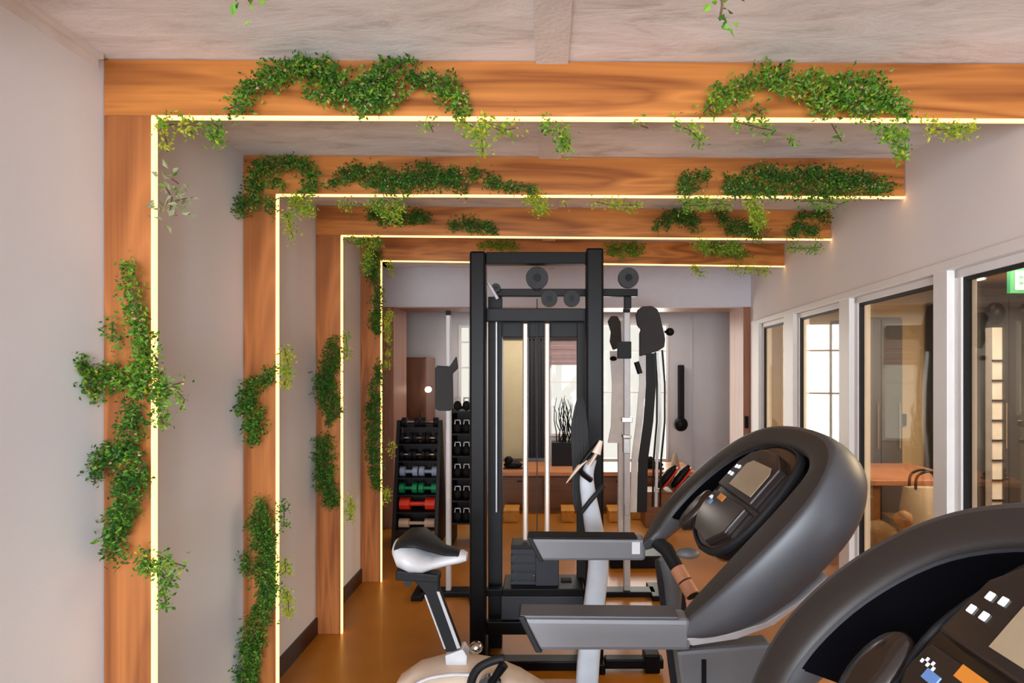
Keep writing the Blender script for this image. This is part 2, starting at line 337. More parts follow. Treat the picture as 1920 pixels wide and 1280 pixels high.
# ------------------------------------------------------------ foliage
def beamD(i, px):
    D = FD[i]; x = (px-VX)*D/F; f = max(0, min(1, (x-LX)/(wallx(D*ER[i])-LX)))
    return D+D*(ER[i]-1)*f
def foliage(i, name, label, strokes, mix=(.55, .35, .10), size=.016, dens=1.0, pink=0, stems=True, cat='trailing plant', group='greenery trailing over the portal frames', depth=.06):
    """strokes: polylines of (px, py, radius) measured on the plane of frame i"""
    pts = []; D0 = FD[i]
    lp = size*F/D0
    fo = MB(); pk = MB(); stems_ = []
    def leaf(mb, p, s, mi, ratio=.5):
        d = Vector((R.uniform(-1, 1), R.uniform(-1, .6), R.uniform(-1, .8))).normalized()
        a = d.cross(Vector((R.uniform(-1, 1), R.uniform(-1, 1), R.uniform(-1, 1)))).normalized()
        n = d.cross(a)
        w = s*ratio*.5
        mid = p+d*s*.45
        mb.add([p, mid+a*w+n*w*.5, p+d*s, mid-a*w+n*w*.5], [[0, 1, 2], [0, 2, 3]], mi)
    def place(px, py, extra=0):
        Df = beamD(i, px); D = Df-.02-R.random()**1.5*depth-extra
        if VX-px > 0: D = min(D, (abs(LX)-.012)*F/(VX-px))
        p = W(px, py, D)
        if p.z > CEIL-.015: p.z = CEIL-.015-R.random()*.01
        return p
    strokes = [[(a, b, c*1.2) for a, b, c in sk] for sk in strokes]
    for sk in strokes:
        if len(sk) == 1: sk = [sk[0], (sk[0][0]+1, sk[0][1]+1, sk[0][2])]
        for (x0, y0, r0), (x1, y1, r1) in zip(sk, sk[1:]):
            ln = math.hypot(x1-x0, y1-y0)+r0*.6; rr = (r0+r1)/2
            n = int(dens*4.6*ln*2*rr/(lp*lp*.5))+3
            nc = max(2, n//14)
            cl = []
            for c in range(nc):
                t = R.random(); r = r0+(r1-r0)*t; an = R.random()*6.283; q = math.sqrt(R.random())*r*.95
                cl.append((x0+(x1-x0)*t+math.cos(an)*q, y0+(y1-y0)*t+math.sin(an)*q, R.random()))
            for c in range(n):
                cx, cy, sh = R.choice(cl); sg = lp*.85
                px = cx+R.gauss(0, sg); py = cy+R.gauss(0, sg)
                u = R.random()*.6+sh*.4
                mi = 0 if u < mix[0] else (1 if u < mix[0]+mix[1] else 2)
                p = place(px, py)
                if pink and R.random() < pink: leaf(pk, p, size*.7, 0, .8)
                else: leaf(fo, p, size*R.uniform(.7, 1.25), mi, R.uniform(.4, .65))
        if stems:
            line = []
            for (x0, y0, r0), (x1, y1, r1) in zip(sk, sk[1:]):
                m = max(1, int(math.hypot(x1-x0, y1-y0)/25))
                for q in range(m):
                    t = q/m; line.append(place(x0+(x1-x0)*t+R.uniform(-4, 4), y0+(y1-y0)*t+R.uniform(-4, 4)))
            line.append(place(sk[-1][0], sk[-1][1])); line = [Vector((v.x, min(v.y, FD[i]*ER[i]-.006), v.z)) for v in line]
            if len(line) > 1 and (line[0]-line[1]).length > .002: stems_.append(MB().tube(line, [.0022]*len(line), 5))
    allv = fo.v; c = Vector((sum(v.x for v in allv)/len(allv), sum(v.y for v in allv)/len(allv), min(v.z for v in allv)))
    e = thing(name, c, label, cat, group)
    fo.build('foliage', ['leafA', 'leafB', 'leafC'] if mix is not PALE else ['leafP', 'leafP', 'leafB'], e)
    if pk.v: pk.build('blossoms', 'pink', e)
    for q in stems_: q.build('stem', 'bark', e)
    return e
PALE = (.5, .3, .2)
LED_LIME = (.05, .35, .60); MIDG = (.25, .50, .25); DEEP = (.70, .25, .05)  # yellow-green mix paints the LED glow into hanging leaves
foliage(1, 'trailing_ivy', 'long arching green garland with pink blossoms on the left half of the largest frame beam',
 [[(432,208,10),(450,195,14),(470,165,17),(500,140,18),(560,130,22),(600,125,24),(650,165,28),(690,180,26),(700,150,22),(740,130,18),(762,112,9)], [(680,185,24),(750,182,18)], [(765,140,13),(800,145,14),(838,162,20),(860,185,18),(856,212,14)], [(570,165,10),(640,195,8)]], DEEP if 0 else (.5, .38, .12), pink=.05, dens=1.0)
foliage(1, 'trailing_ivy', 'bushy yellow green garland on the right half of the largest frame beam',
 [[(1322,208,12),(1350,180,18),(1400,165,18),(1440,142,18),(1500,155,24),(1550,172,25),(1600,165,28),(1650,170,28),(1680,198,18),(1702,213,8)], [(1530,190,18),(1640,196,22)], [(1415,200,6),(1425,212,6)]], (.35, .42, .23), pink=.05)
foliage(1, 'hanging_sprig', 'small lime sprig in the inner top left corner of the largest glowing frame',
 [[(306,232,7),(335,232,10),(352,240,8),(360,250,6)], [(310,244,5),(312,265,7),(314,284,4)]], LED_LIME, dens=.7, cat='hanging plant')
foliage(1, 'hanging_sprig', 'short green sprig hanging below the largest beam just left of the long garland',
 [[(398,224,9),(408,245,12),(403,268,9)]], (.3,.5,.2), cat='hanging plant')
foliage(1, 'hanging_sprig', 'pale fan of leaves on the inner side of the largest left post near its top',
 [[(312,350,8),(325,372,16),(318,398,10)], [(330,375,8),(350,372,3)], [(335,345,3),(322,335,4)]], PALE, size=.028, dens=.6, cat='hanging plant')
foliage(1, 'hanging_sprig', 'pointed lime tuft hanging under the largest beam beside the garland end',
 [[(800,228,5),(812,248,5)], [(862,226,8),(890,238,14),(905,255,12),(905,285,4)], [(915,235,10),(940,245,8),(965,240,12)]], LED_LIME, dens=.8, cat='hanging plant')
foliage(1, 'hanging_sprig', 'green tuft hanging under the largest beam near the middle of the picture',
 [[(1020,240,10),(1045,245,16),(1065,262,10),(1064,285,4)]], MIDG, dens=.8, cat='hanging plant')
foliage(1, 'hanging_sprig', 'thin ragged fringe under the largest beam, below its right garland',
 [[(1200,232,3),(1215,240,3)], [(1262,235,6),(1295,240,12),(1312,262,6)], [(1375,230,6),(1430,240,9),(1455,245,6)], [(1484,255,6),(1480,268,4)], [(1560,232,3),(1578,265,2)]], MIDG, dens=.55, cat='hanging plant')
foliage(1, 'hanging_sprig', 'bright green cascade falling below the right garland beside the second frame end',
 [[(1650,234,10),(1672,245,16),(1684,265,14),(1690,290,7)]], (.1,.6,.3), cat='hanging plant')
foliage(1, 'hanging_sprig', 'flat lime tuft hanging under the far right end of the largest beam',
 [[(1738,240,10),(1765,243,12),(1800,240,10),(1822,238,5)]], LED_LIME, dens=.9, cat='hanging plant')
foliage(1, 'climbing_ivy', 'tall wild green climber spreading leafy wings to both sides of the largest left post',
 [[(236,490,4),(240,520,12),(252,560,15),(258,600,18),(268,640,20),(275,680,20),(270,715,26),(245,735,20)], [(215,605,8),(210,640,10)], [(150,668,5),(158,690,9),(172,712,14),(195,715,18),(235,700,20)], [(160,725,8),(182,745,9)], [(292,690,10),(300,730,14),(302,770,12),(306,795,8)], [(305,738,6),(330,722,3),(345,716,2)], [(330,735,3),(342,752,3),(338,768,2)]], (.38, .42, .20), pink=.03)
foliage(1, 'climbing_ivy', 'drooping dark green climber on the largest left post, below the winged one',
 [[(245,765,16),(252,800,18),(228,840,22),(235,880,26),(245,925,24),(222,965,22),(215,1010,20),(212,1045,12)], [(205,840,12),(180,870,10),(178,905,8)], [(262,860,10),(268,905,8)]], (.62, .33, .05), pink=.03)
foliage(1, 'climbing_ivy', 'small sprawling sprig near the foot of the largest left post reaching over its glowing edge',
 [[(268,1035,10),(280,1060,16),(300,1075,14),(322,1095,8)], [(300,1040,8),(320,1052,5),(348,1062,2)], [(305,1100,8),(310,1122,5),(312,1145,2)]], (.40, .40, .20), dens=.9)
foliage(2, 'trailing_ivy', 'green and brown tangle covering the top left corner of the second frame',
 [[(468,385,16),(475,345,16),(490,312,12),(540,306,12),(572,308,16),(580,340,16),(575,358,12)], [(448,370,6),(452,395,8),(462,385,10)], [(500,330,10),(530,350,6)], [(500,375,8),(520,395,8)]], (.55,.37,.08), dens=.8, pink=.03)
foliage(2, 'trailing_ivy', 'dark green garland with pink specks on the left half of the second beam',
 [[(612,350,4),(635,335,9),(665,325,14),(700,330,18),(740,345,20),(790,330,22),(830,330,20),(865,345,18)], [(888,320,6),(895,345,12)], [(915,325,5),(918,345,10),(942,345,9)], [(950,350,6),(985,348,8),(1005,358,8)]], (.72,.25,.03), pink=.05)
foliage(2, 'trailing_ivy', 'dark green garland on the right half of the second beam beside the white wall',
 [[(1282,352,14),(1295,325,9),(1330,332,6)], [(1285,350,12),(1300,345,12)], [(1360,345,12),(1400,335,15),(1440,325,15),(1480,330,15),(1530,325,16),(1580,335,17),(1620,345,18),(1655,350,12),(1668,352,6)], [(1370,355,12),(1600,360,12)]], (.66,.29,.05), pink=.05)
foliage(2, 'hanging_sprig', 'lime tuft hanging inside the top left corner of the second frame',
 [[(545,378,10),(572,382,14),(580,395,8)], [(536,400,7),(540,420,7),(548,445,3)]], LED_LIME, cat='hanging plant')
foliage(2, 'hanging_sprig', 'bushy lime and dark cascade hanging under the left half of the second beam',
 [[(695,378,8),(715,385,14),(725,400,8)], [(745,372,8),(748,395,8),(740,412,4)], [(640,385,5),(665,380,6)]], (.25,.35,.4), cat='hanging plant')
foliage(2, 'hanging_sprig', 'round lime bunch hanging under the second beam where its left garland ends',
 [[(995,368,10),(1012,380,14),(1018,400,12)]], LED_LIME, cat='hanging plant')
foliage(2, 'hanging_sprig', 'thin lime fringe under the middle of the second beam above the black machine',
 [[(1060,380,2),(1062,388,2)], [(1115,382,5),(1150,385,4),(1180,388,10),(1195,384,5)]], LED_LIME, dens=.7, cat='hanging plant')
foliage(2, 'hanging_sprig', 'vivid lime bunch hanging under the right half of the second beam',
 [[(1410,378,10),(1418,395,16),(1420,418,10)]], LED_LIME, dens=1.3, cat='hanging plant')
foliage(2, 'hanging_sprig', 'mixed green fringe hanging left of the vivid lime bunch under the second beam',
 [[(1275,378,8),(1290,388,14),(1320,382,8),(1350,380,10),(1370,385,6)]], MIDG, pink=.05, dens=.8, cat='hanging plant')
foliage(2, 'hanging_sprig', 'wispy green fringe under the right end of the second beam near the wall',
 [[(1500,380,5),(1540,378,8),(1570,380,7),(1590,377,3)]], MIDG, dens=.6, cat='hanging plant')
foliage(2, 'climbing_ivy', 'green climber curling like a comma on the upper part of the second left post',
 [[(518,688,7),(500,705,9),(478,722,12),(462,738,15),(465,765,16),(480,790,20),(478,812,13),(470,828,4)]], (.55,.4,.05))
foliage(2, 'hanging_sprig', 'lime tuft glowing beside the inner edge of the second left post at mid height',
 [[(536,652,4),(538,680,8),(538,705,8),(533,722,4)]], LED_LIME, dens=1.2, cat='hanging plant')
foliage(2, 'climbing_ivy', 'tall dense green climber on the lower part of the second left post',
 [[(485,942,11),(487,980,20),(498,1020,20),(497,1070,20),(505,1110,14),(492,1150,14),(478,1180,18),(465,1220,18),(465,1270,18),(462,1330,18)], [(465,1045,8),(463,1080,6)], [(530,940,6),(532,985,4)]], (.58,.36,.06))
foliage(2, 'hanging_sprig', 'lime tuft beside the inner edge of the second left post near its foot',
 [[(532,1050,6),(536,1075,6)], [(534,1105,7),(537,1130,6),(541,1155,3)]], LED_LIME, dens=1.2, cat='hanging plant')
foliage(3, 'trailing_ivy', 'dark garland on the left half of the third beam above the black machine',
 [[(695,400,10),(740,410,12),(775,405,12),(805,408,8)], [(845,425,4),(870,420,12),(905,422,12),(925,432,4)]], (.78,.2,.02))
foliage(3, 'hanging_sprig', 'yellow brown tangle in the inner top left corner of the third frame',
 [[(655,452,6),(685,452,8),(712,455,8)], [(690,465,8),(688,495,7),(686,518,3)]], (.35,.3,.35), cat='hanging plant')
foliage(3, 'trailing_ivy', 'gnarled dark garland on the right half of the third beam',
 [[(1232,425,8),(1250,410,12),(1290,405,14),(1310,430,9)], [(1350,395,10),(1370,425,12),(1400,430,14),(1430,435,12)], [(1480,440,9),(1500,420,10),(1530,440,10)], [(1500,405,4),(1540,400,10),(1552,415,8)]], (.72,.24,.04), pink=.04)
foliage(3, 'hanging_sprig', 'green fringe hanging under the right end of the third beam',
 [[(1480,464,5),(1510,466,7),(1540,463,4)], [(1300,462,6),(1340,465,9),(1390,462,6)]], MIDG, dens=.8, cat='hanging plant')
foliage(3, 'climbing_ivy', 'dense dark climber on the upper half of the third left post',
 [[(630,640,10),(622,670,12),(612,700,18),(610,735,18),(625,765,13),(620,790,8)]], (.75,.22,.03))
foliage(3, 'climbing_ivy', 'ragged dark climber on the lower half of the third left post',
 [[(605,825,14),(612,860,18),(605,895,14),(618,925,18),(620,945,8)]], (.7,.26,.04))
foliage(3, 'hanging_sprig', 'tiny lime sprig beside the inner edge of the third left post below its climbers',
 [[(656,932,5),(658,955,5),(657,975,4)]], LED_LIME, dens=1.2, cat='hanging plant')
foliage(3, 'hanging_sprig', 'tiny green sprig on the glowing edge of the third left post beside the upper climber',
 [[(648,628,4),(650,650,4),(650,670,3)]], (.2,.4,.4), cat='hanging plant')
foliage(4, 'climbing_ivy', 'dark climber on the upper part of the farthest left post',
 [[(705,470,10),(700,500,9),(708,560,10),(706,600,11),(706,622,7)]], (.7,.28,.02))
foliage(4, 'climbing_ivy', 'long dim climber on the lower part of the farthest left post',
 [[(712,680,5),(706,720,11),(700,780,12),(700,830,12),(705,880,10),(706,920,7)]], (.8,.2,.0))
foliage(4, 'hanging_sprig', 'yellow leaves running down the glowing edge of the farthest left post',
 [[(729,580,4),(730,600,5),(727,640,3),(728,690,2)], [(733,830,2),(735,850,3)], [(726,920,3),(725,945,4)], [(733,495,4),(735,515,3)]], LED_LIME, cat='hanging plant')
foliage(4, 'trailing_ivy', 'mossy yellow green tuft on the farthest beam above the black machine',
 [[(900,460,6),(945,458,8),(965,462,8)]], (.3,.3,.4), cat='trailing plant')
foliage(4, 'trailing_ivy', 'mossy yellow green cover on the farthest beam right of the black machine',
 [[(1138,465,10),(1170,470,13),(1200,465,12)], [(1320,465,8),(1370,468,13),(1395,478,10)]], (.35,.35,.3), dens=.8)
foliage(4, 'hanging_sprig', 'lime fringe hanging from the farthest beam in front of the pale soffit',
 [[(1300,505,6),(1320,510,8)], [(1370,503,5),(1400,507,6),(1440,508,6)]], LED_LIME, dens=.8, cat='hanging plant')
foliage(0, 'hanging_sprig', 'green sprig hanging down into the top edge of the picture right of the ceiling strip',
 [[(1350,-190,12),(1345,-90,12),(1356,-30,8),(1357,12,6),(1350,38,3)]], (.5,.45,.05), size=.02, dens=.5, cat='hanging plant')
foliage(0, 'hanging_sprig', 'tiny leaf tip hanging from above near the top edge over the long left garland',
 [[(466,-190,8),(466,-80,6),(467,2,4)]], (.5,.45,.05), size=.018, dens=.5, cat='hanging plant')
# ------------------------------------------------------------ treadmills
TH = math.radians(49); VD = Vector((math.cos(TH), 0, math.sin(TH))); ND = Vector((-math.sin(TH), 0, math.cos(TH)))
PO = Vector((.37, 0, EYE-.65))
def PL(v, w, n=0): return PO+VD*v+Vector((0, w, 0))+ND*n
def spline(pts, n):
    out = []; P = [pts[0]]+list(pts)+[pts[-1]]
    for i in range(1, len(P)-2):
        for k in range(n):
            t = k/n; a, b, c, d = P[i-1], P[i], P[i+1], P[i+2]
            out.append(tuple(.5*((2*b[j])+(-a[j]+c[j])*t+(2*a[j]-5*b[j]+4*c[j]-d[j])*t*t+(-a[j]+3*b[j]-3*c[j]+d[j])*t**3) for j in range(len(a))))
    out.append(tuple(pts[-1])); return out
def treadmill(label):
    e = thing('treadmill', (.1, 1.8, 0), label, 'treadmill', 'treadmills facing the glass wall')
    # arch: (v, w, inner band width, thickness)
    ctrl = [(-.05, 1.475, .05, .02), (.0, 1.455, .085, .07), (.10, 1.425, .11, .115), (.22, 1.400, .125, .13), (.36, 1.385, .13, .135), (.47, 1.40, .12, .13), (.555, 1.455, .095, .115), (.60, 1.55, .078, .105),
            (.612, 1.68, .072, .10), (.605, 1.82, .072, .10), (.58, 1.95, .078, .10), (.52, 2.07, .088, .105), (.43, 2.155, .095, .11), (.31, 2.215, .10, .115), (.19, 2.235, .10, .11), (.09, 2.215, .09, .09), (.0, 2.165, .075, .06), (-.03, 2.13, .05, .03)]
    path = spline(ctrl, 3); rings = []
    for i, (v, w, bw, th) in enumerate(path):
        a = path[max(0, i-1)]; b = path[min(len(path)-1, i+1)]
        tv, tw = b[0]-a[0], b[1]-a[1]; l = math.hypot(tv, tw); ov, ow = tw/l, -tv/l      # outward
        sec = [(-bw, -.010), (-bw+.006, -.002), (-bw*.5, .003), (-.010, .001), (-.001, -.001), (.003, -.006), (.012, -th*.30), (.016, -th*.60), (.012, -th*.88), (.002, -th), (-.012, -th-.002), (-bw*.5, -th*1.0), (-bw*.9, -th*.8), (-bw, -th*.55)]
        rings.append([PL(v+ov*r, w+ow*r, n) for r, n in sec])
    ca = MB(); ca.loft(rings); ns = 14
    for q in range((len(rings)-1)*ns):
        if q % ns in (0, 1, 2): ca.mi[q] = 1
    ca.build('console_arch', ['tm', 'tmface'], e, sub=1)
    # lower edge trim under the near arm
    r2 = []
    for (v, w, n) in [(-.06, 1.47, -.012), (.03, 1.452, -.085), (.12, 1.43, -.128), (.22, 1.41, -.146), (.30, 1.40, -.15)]:
        r2.append([PL(v, w-.012, n), PL(v+.01, w-.006, n-.035+.10*v), PL(v+.01, w+.07, n-.035+.10*v), PL(v, w+.07, n)])
    MB().loft(r2, sm=False).build('arch_trim', 'pale', e, bevel=.003)
    # pod outline
    pod = [(.135, 1.76), (.15, 1.86), (.19, 1.93), (.25, 1.95), (.33, 1.955), (.42, 1.93), (.50, 1.89), (.535, 1.83), (.545, 1.75), (.535, 1.66), (.50, 1.61), (.42, 1.585), (.33, 1.58), (.25, 1.59), (.19, 1.62), (.15, 1.68)]
    pod = spline(pod+[pod[0]], 3)[:-1]; cv, cw = .34, 1.77
    def ring(s, n): return [PL(cv+(v-cv)*s, cw+(w-cw)*s, n) for v, w in pod]
    MB().loft([ring(.85, -.11), ring(.99, -.07), ring(1, -.035), ring(.98, -.02), ring(.93, -.016)]).build('console_pod', 'smoke', e)
    MB().loft([ring(1.03, -.035), ring(1.035, -.022), ring(1.0, -.012), ring(.97, -.014), ring(.97, -.03)]).build('pod_rim', 'darkgrey', e)
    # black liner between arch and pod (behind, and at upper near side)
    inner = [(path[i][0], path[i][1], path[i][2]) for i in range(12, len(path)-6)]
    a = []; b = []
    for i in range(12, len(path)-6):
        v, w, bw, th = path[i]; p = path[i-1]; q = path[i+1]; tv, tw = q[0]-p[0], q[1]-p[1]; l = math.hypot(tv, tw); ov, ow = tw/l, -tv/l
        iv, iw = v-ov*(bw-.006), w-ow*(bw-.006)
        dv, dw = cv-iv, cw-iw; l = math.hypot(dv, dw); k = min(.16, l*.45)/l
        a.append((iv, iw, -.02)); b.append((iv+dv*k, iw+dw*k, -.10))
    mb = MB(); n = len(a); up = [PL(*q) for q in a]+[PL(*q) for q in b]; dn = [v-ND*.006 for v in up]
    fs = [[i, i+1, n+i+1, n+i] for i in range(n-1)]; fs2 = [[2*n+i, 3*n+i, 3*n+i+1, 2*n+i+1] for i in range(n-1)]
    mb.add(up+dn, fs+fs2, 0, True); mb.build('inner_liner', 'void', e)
    # display slab
    def slab(pts, n0, n1): return MB().hexa([PL(v, w, n0) for v, w in pts], [PL(v, w, n1) for v, w in pts])
    disp = slab([(.325, 1.62), (.325, 1.915), (.43, 1.905), (.475, 1.87), (.50, 1.80), (.50, 1.70), (.46, 1.62)], -.02, .012)
    d = disp.build('display', 'smoke', e, bevel=.006)
    slab([(.345, 1.64), (.345, 1.83), (.43, 1.83), (.45, 1.80), (.45, 1.66), (.43, 1.64)], .011, .0135).build('screen', 'screen', d)
    for (v, w) in ((.408, 1.880), (.410, 1.858), (.378, 1.890), (.378, 1.866)):
        slab([(v-.0065, w-.005), (v-.0065, w+.005), (v+.0065, w+.005), (v+.0065, w-.005)], .012, .0155).build('button', 'key', d, bevel=.001)
    low = slab([(.16, 1.70), (.165, 1.84), (.20, 1.90), (.25, 1.925), (.305, 1.92), (.312, 1.64), (.22, 1.64)], -.02, .004).build('keypad', 'smoke', e, bevel=.006)
    slab([(.285, 1.80), (.285, 1.85), (.306, 1.85), (.306, 1.80)], .003, .006).build('orange_label', 'orange', low)
    slab([(.255, 1.862), (.255, 1.89), (.272, 1.89), (.272, 1.862)], .003, .006).build('blue_button', 'blue', low, bevel=.001)
    for k in range(5): slab([(.272+.006*(k % 2), 1.893+.006*k-.012), (.272+.006*(k % 2), 1.897+.006*k-.012), (.278+.006*(k % 2), 1.897+.006*k-.012), (.278+.006*(k % 2), 1.893+.006*k-.012)], .003, .005).build('button', 'key', low)
    # cup trays either side
    for wc in (1.985, 1.575):
        cup = MB(); rings = []
        for s, n in ((.7, -.06), (1, -.03), (1.0, -.012), (.9, -.004), (.5, .0)):
            rings.append([PL(.21+math.cos(q)*.085*s, wc+math.sin(q)*.045*s, n) for q in [2*math.pi*j/24 for j in range(24)]])
        if wc > 1.8: cup.loft(rings).build('cup_tray', 'smoke', e)
    # handrails
    for w0 in (1.455, 2.125):
        zt, zb = EYE-.648, EYE-.733
        mb = MB(); prism_xz(mb, [(-.065, zt+.0), (.37, zt-.004), (.37, zb), (-.02, zb)], w0, w0+.075)
        rl = mb.build('handrail', 'rail', e, bevel=.012)
        mb = MB(); prism_xz(mb, [(-.070, zt+.006), (.34, zt+.002), (.34, zt-.006), (-.064, zt-.006)], w0+.004, w0+.077); mb.build('rail_pad', 'tm' if w0 < 2 else 'blackm', rl, bevel=.004)
        mb = MB(); prism_xz(mb, [(-.074, zt+.004), (-.056, zt+.004), (-.010, zb-.003), (-.028, zb-.003)], w0-.002, w0+.077); mb.build('end_cap', 'darkgrey', rl, bevel=.004)
    MB().box((.318, 2.121, EYE-.705), (.348, 2.126, EYE-.66)).build('label_plate', 'whitep', e)
    # pulse handlebar
    P = [W(1222, 1008, 2.14), W(1250, 1030, 2.10), W(1268, 1062, 2.06), W(1300, 1118, 1.98)]
    hb = MB().tube(P, [.026, .027, .025, .022], 14).build('pulse_handle', 'blackm', e)
    MB().tube([W(1270, 1066, 2.05), W(1284, 1090, 2.015)], .0275, 14).tube([W(1285.5, 1092.5, 2.012), W(1299, 1116, 1.98)], .0265, 14).build('grip', 'grip', hb)
    MB().ell(W(1290, 1037, 2.0), (.042, .03, .018)).build('stop_knob', 'rail', e)
    MB().tube([W(1250, 1045, 2.12), W(1262, 1090, 2.12), W(1262, 1150, 2.14)], [.03, .036, .03], 12).build('handle_bracket', 'tmlight', e)
    # mast, motor hood, deck
    for w0, xa, xb in ((1.47, .335, .585), (2.12, .41, .50)):
        mb = MB(); prism_xz(mb, [(xa, EYE-.74), (xb, EYE-.72), (xb+.10, .12), (xa+.10, .12)], w0, w0+.06); mb.build('upright', 'tmlight' if w0 < 2 else 'darkgrey', e, bevel=.01)
        if w0 < 2: MB().box((.40, w0-.003, EYE-1.2), (.412, w0+.003, EYE-.76)).build('seam', 'black', e)
    mb = MB(); prism_xz(mb, [(.25, .0), (.95, .0), (.95, .14), (.85, .24), (.50, .26), (.28, .16)], 1.44, 2.21); mb.build('motor_hood', 'tm', e, bevel=.02)
    MB().box((-1.15, 1.47, .02), (.27, 2.18, .15)).build('deck', 'tm', e, bevel=.01)
    MB().box((-1.10, 1.57, .15), (.26, 2.08, .156)).build('running_belt', 'blackm', e)
    for w0 in (1.47, 2.09): MB().box((-1.15, w0, .15), (.27, w0+.09, .165)).build('foot_rail', 'rail', e, bevel=.004)
    return e
t1 = treadmill('grey treadmill whose curved console arch and both handrails show right of the black cable machine')
t2 = copy_tree(t1); t2.location.y -= 1.06; t2.location.x += .012
t2['label'] = 'nearest grey treadmill in the lower right corner, its lit keypad cut by the picture edge'
# ------------------------------------------------------------ exercise bike
bk = thing('exercise_bike', (-.25, 2.5, 0), 'white exercise bike with black and white saddle left of the treadmill handrails', 'exercise bike')
BD = 2.5
def bp(px, py, D=BD): return W(px, py, D)
rings = []
# saddle: long along x, nose to the right
sad = [(742, 1035, .03, .020), (748, 1020, .085, .045), (765, 1010, .125, .060), (790, 1010, .125, .062), (812, 1022, .09, .055), (835, 1033, .055, .038), (858, 1036, .046, .030), (873, 1043, .034, .018)]
top = MB(); low = MB(); rt = []; rl = []
for px, py, hw, hh in sad:
    c = bp(px, py)
    rt.append([c+Vector((0, math.cos(q)*hw, math.sin(q)*hh*.62)) for q in [math.pi*j/12 for j in range(13)]]+[c+Vector((0, -hw*.6, -.01)), c+Vector((0, hw*.6, -.01))])
top.loft(rt); sd = top.build('saddle', 'darkgrey', bk)
sh = []
for (px, pyt, pyb, hw) in [(742, 1012, 1040, .06), (755, 1005, 1058, .118), (775, 1012, 1066, .128), (798, 1030, 1068, .10), (813, 1040, 1064, .066), (845, 1034, 1057, .056), (867, 1031, 1053, .047), (876, 1036, 1050, .034)]:
    a = bp(px, pyt); b = bp(px, pyb); m = (a+b)/2; hh = (a.z-b.z)/2
    sh.append([Vector((m.x, m.y+math.cos(q)*hw*1.03, m.z+math.sin(q)*hh)) for q in [2*math.pi*j/20 for j in range(20)]])
MB().loft(sh).build('saddle_side', 'whitep', sd)
mb = MB(); prism_xz(mb, [(bp(745, 1064).x, bp(745, 1064).z), (bp(825, 1073).x, bp(825, 1073).z), (bp(825, 1087).x, bp(825, 1087).z), (bp(745, 1083).x, bp(745, 1083).z)], BD-.035, BD+.035)
mb.build('saddle_slider', 'darkgrey', bk, bevel=.006)
MB().cyl(bp(765, 1090, BD-.03), bp(765, 1090, BD+.03), .02).build('slider_knob', 'black', bk)
mb = MB(); prism_xz(mb, [(bp(778, 1084).x, bp(778, 1084).z), (bp(824, 1084).x, bp(824, 1084).z), (bp(824, 1102).x, bp(824, 1102).z), (bp(866, 1215).x, bp(866, 1215).z), (bp(838, 1218).x, bp(838, 1218).z), (bp(798, 1108).x, bp(798, 1108).z)], BD-.025, BD+.025)
sp = mb.build('seat_post', 'darkgrey', bk, bevel=.006)
mb = MB(); prism_xz(mb, [(bp(821, 1104).x, bp(821, 1104).z), (bp(826, 1104).x, bp(826, 1104).z), (bp(865, 1208).x, bp(865, 1208).z), (bp(859, 1210).x, bp(859, 1210).z)], BD-.03, BD-.0245)
prism_xz(mb, [(bp(798, 1110).x, bp(798, 1110).z), (bp(801, 1110).x, bp(801, 1110).z), (bp(838, 1210).x, bp(838, 1210).z), (bp(835, 1210).x, bp(835, 1210).z)], BD-.03, BD-.0245)
mb.build('post_edge', 'pale', sp)
mb = MB(); prism_xz(mb, [(bp(837, 1221).x, bp(837, 1221).z), (bp(870, 1209).x, bp(870, 1209).z), (bp(878, 1222).x, bp(878, 1222).z), (bp(877, 1250).x, bp(877, 1250).z), (bp(840, 1250).x, bp(840, 1250).z)], BD-.04, BD+.04)
mb.build('post_collar', 'whitep', bk, bevel=.005)
MB().ell(bp(893, 1213, BD-.02), (.030, .03, .026)).cyl(bp(884, 1222, BD-.02), bp(893, 1213, BD-.02), .012).build('height_knob', 'chrome', bk)
body = []
for (px, pyt, hw) in [(738, 1290, .03), (750, 1268, .07), (785, 1246, .105), (830, 1236, .125), (880, 1236, .13), (930, 1245, .13), (975, 1262, .11), (1020, 1285, .07), (1040, 1310, .03)]:
    a = bp(px, pyt); zb = .10; m = (a.z+zb)/2; hh = (a.z-zb)/2
    body.append([Vector((a.x, BD+math.copysign(abs(math.cos(q))**.7, math.cos(q))*hw, m+math.copysign(abs(math.sin(q))**.8, math.sin(q))*hh)) for q in [2*math.pi*j/24 for j in range(24)]])
MB().loft(body).build('flywheel_cover', 'cream', bk)
MB().tube(spline([tuple(bp(px, py, BD-.135)) for px, py in ((765, 1290), (800, 1272), (845, 1264), (880, 1264))], 4), .012, 8, flat=.5).build('cover_stripe', 'whitep', bk)
MB().tube(spline([tuple(bp(px, py, BD-.145)) for px, py in ((880, 1300), (886, 1270), (900, 1250), (925, 1238), (945, 1234))], 4), .018, 8).build('cover_arc', 'darkgrey', bk)
MB().cyl((bp(925, 1290).x, BD-.16, .30), (bp(925, 1290).x, BD-.135, .30), .05, 24).build('crank_disc', 'chrome', bk)
MB().tube([bp(918, 1285, BD-.17), bp(945, 1245, BD-.17)], [.014, .020], 10).build('crank_arm', 'black', bk)
MB().box((-.66, BD-.25, .0), (-.58, BD+.25, .06)).build('rear_foot', 'black', bk, bevel=.01)
MB().box((.42, BD-.25, .0), (.50, BD+.25, .06)).build('front_foot', 'black', bk, bevel=.01)
MB().box((-.60, BD-.03, .03), (.45, BD+.03, .11)).build('base_beam', 'black', bk, bevel=.01)
col = spline([tuple(bp(px, py))+(w,) for px, py, w in ((1098, 1330, .055), (1103, 1240, .055), (1112, 1150, .052), (1122, 1050, .05), (1112, 980, .045), (1100, 900, .035), (1108, 862, .028))], 5)
rings = []
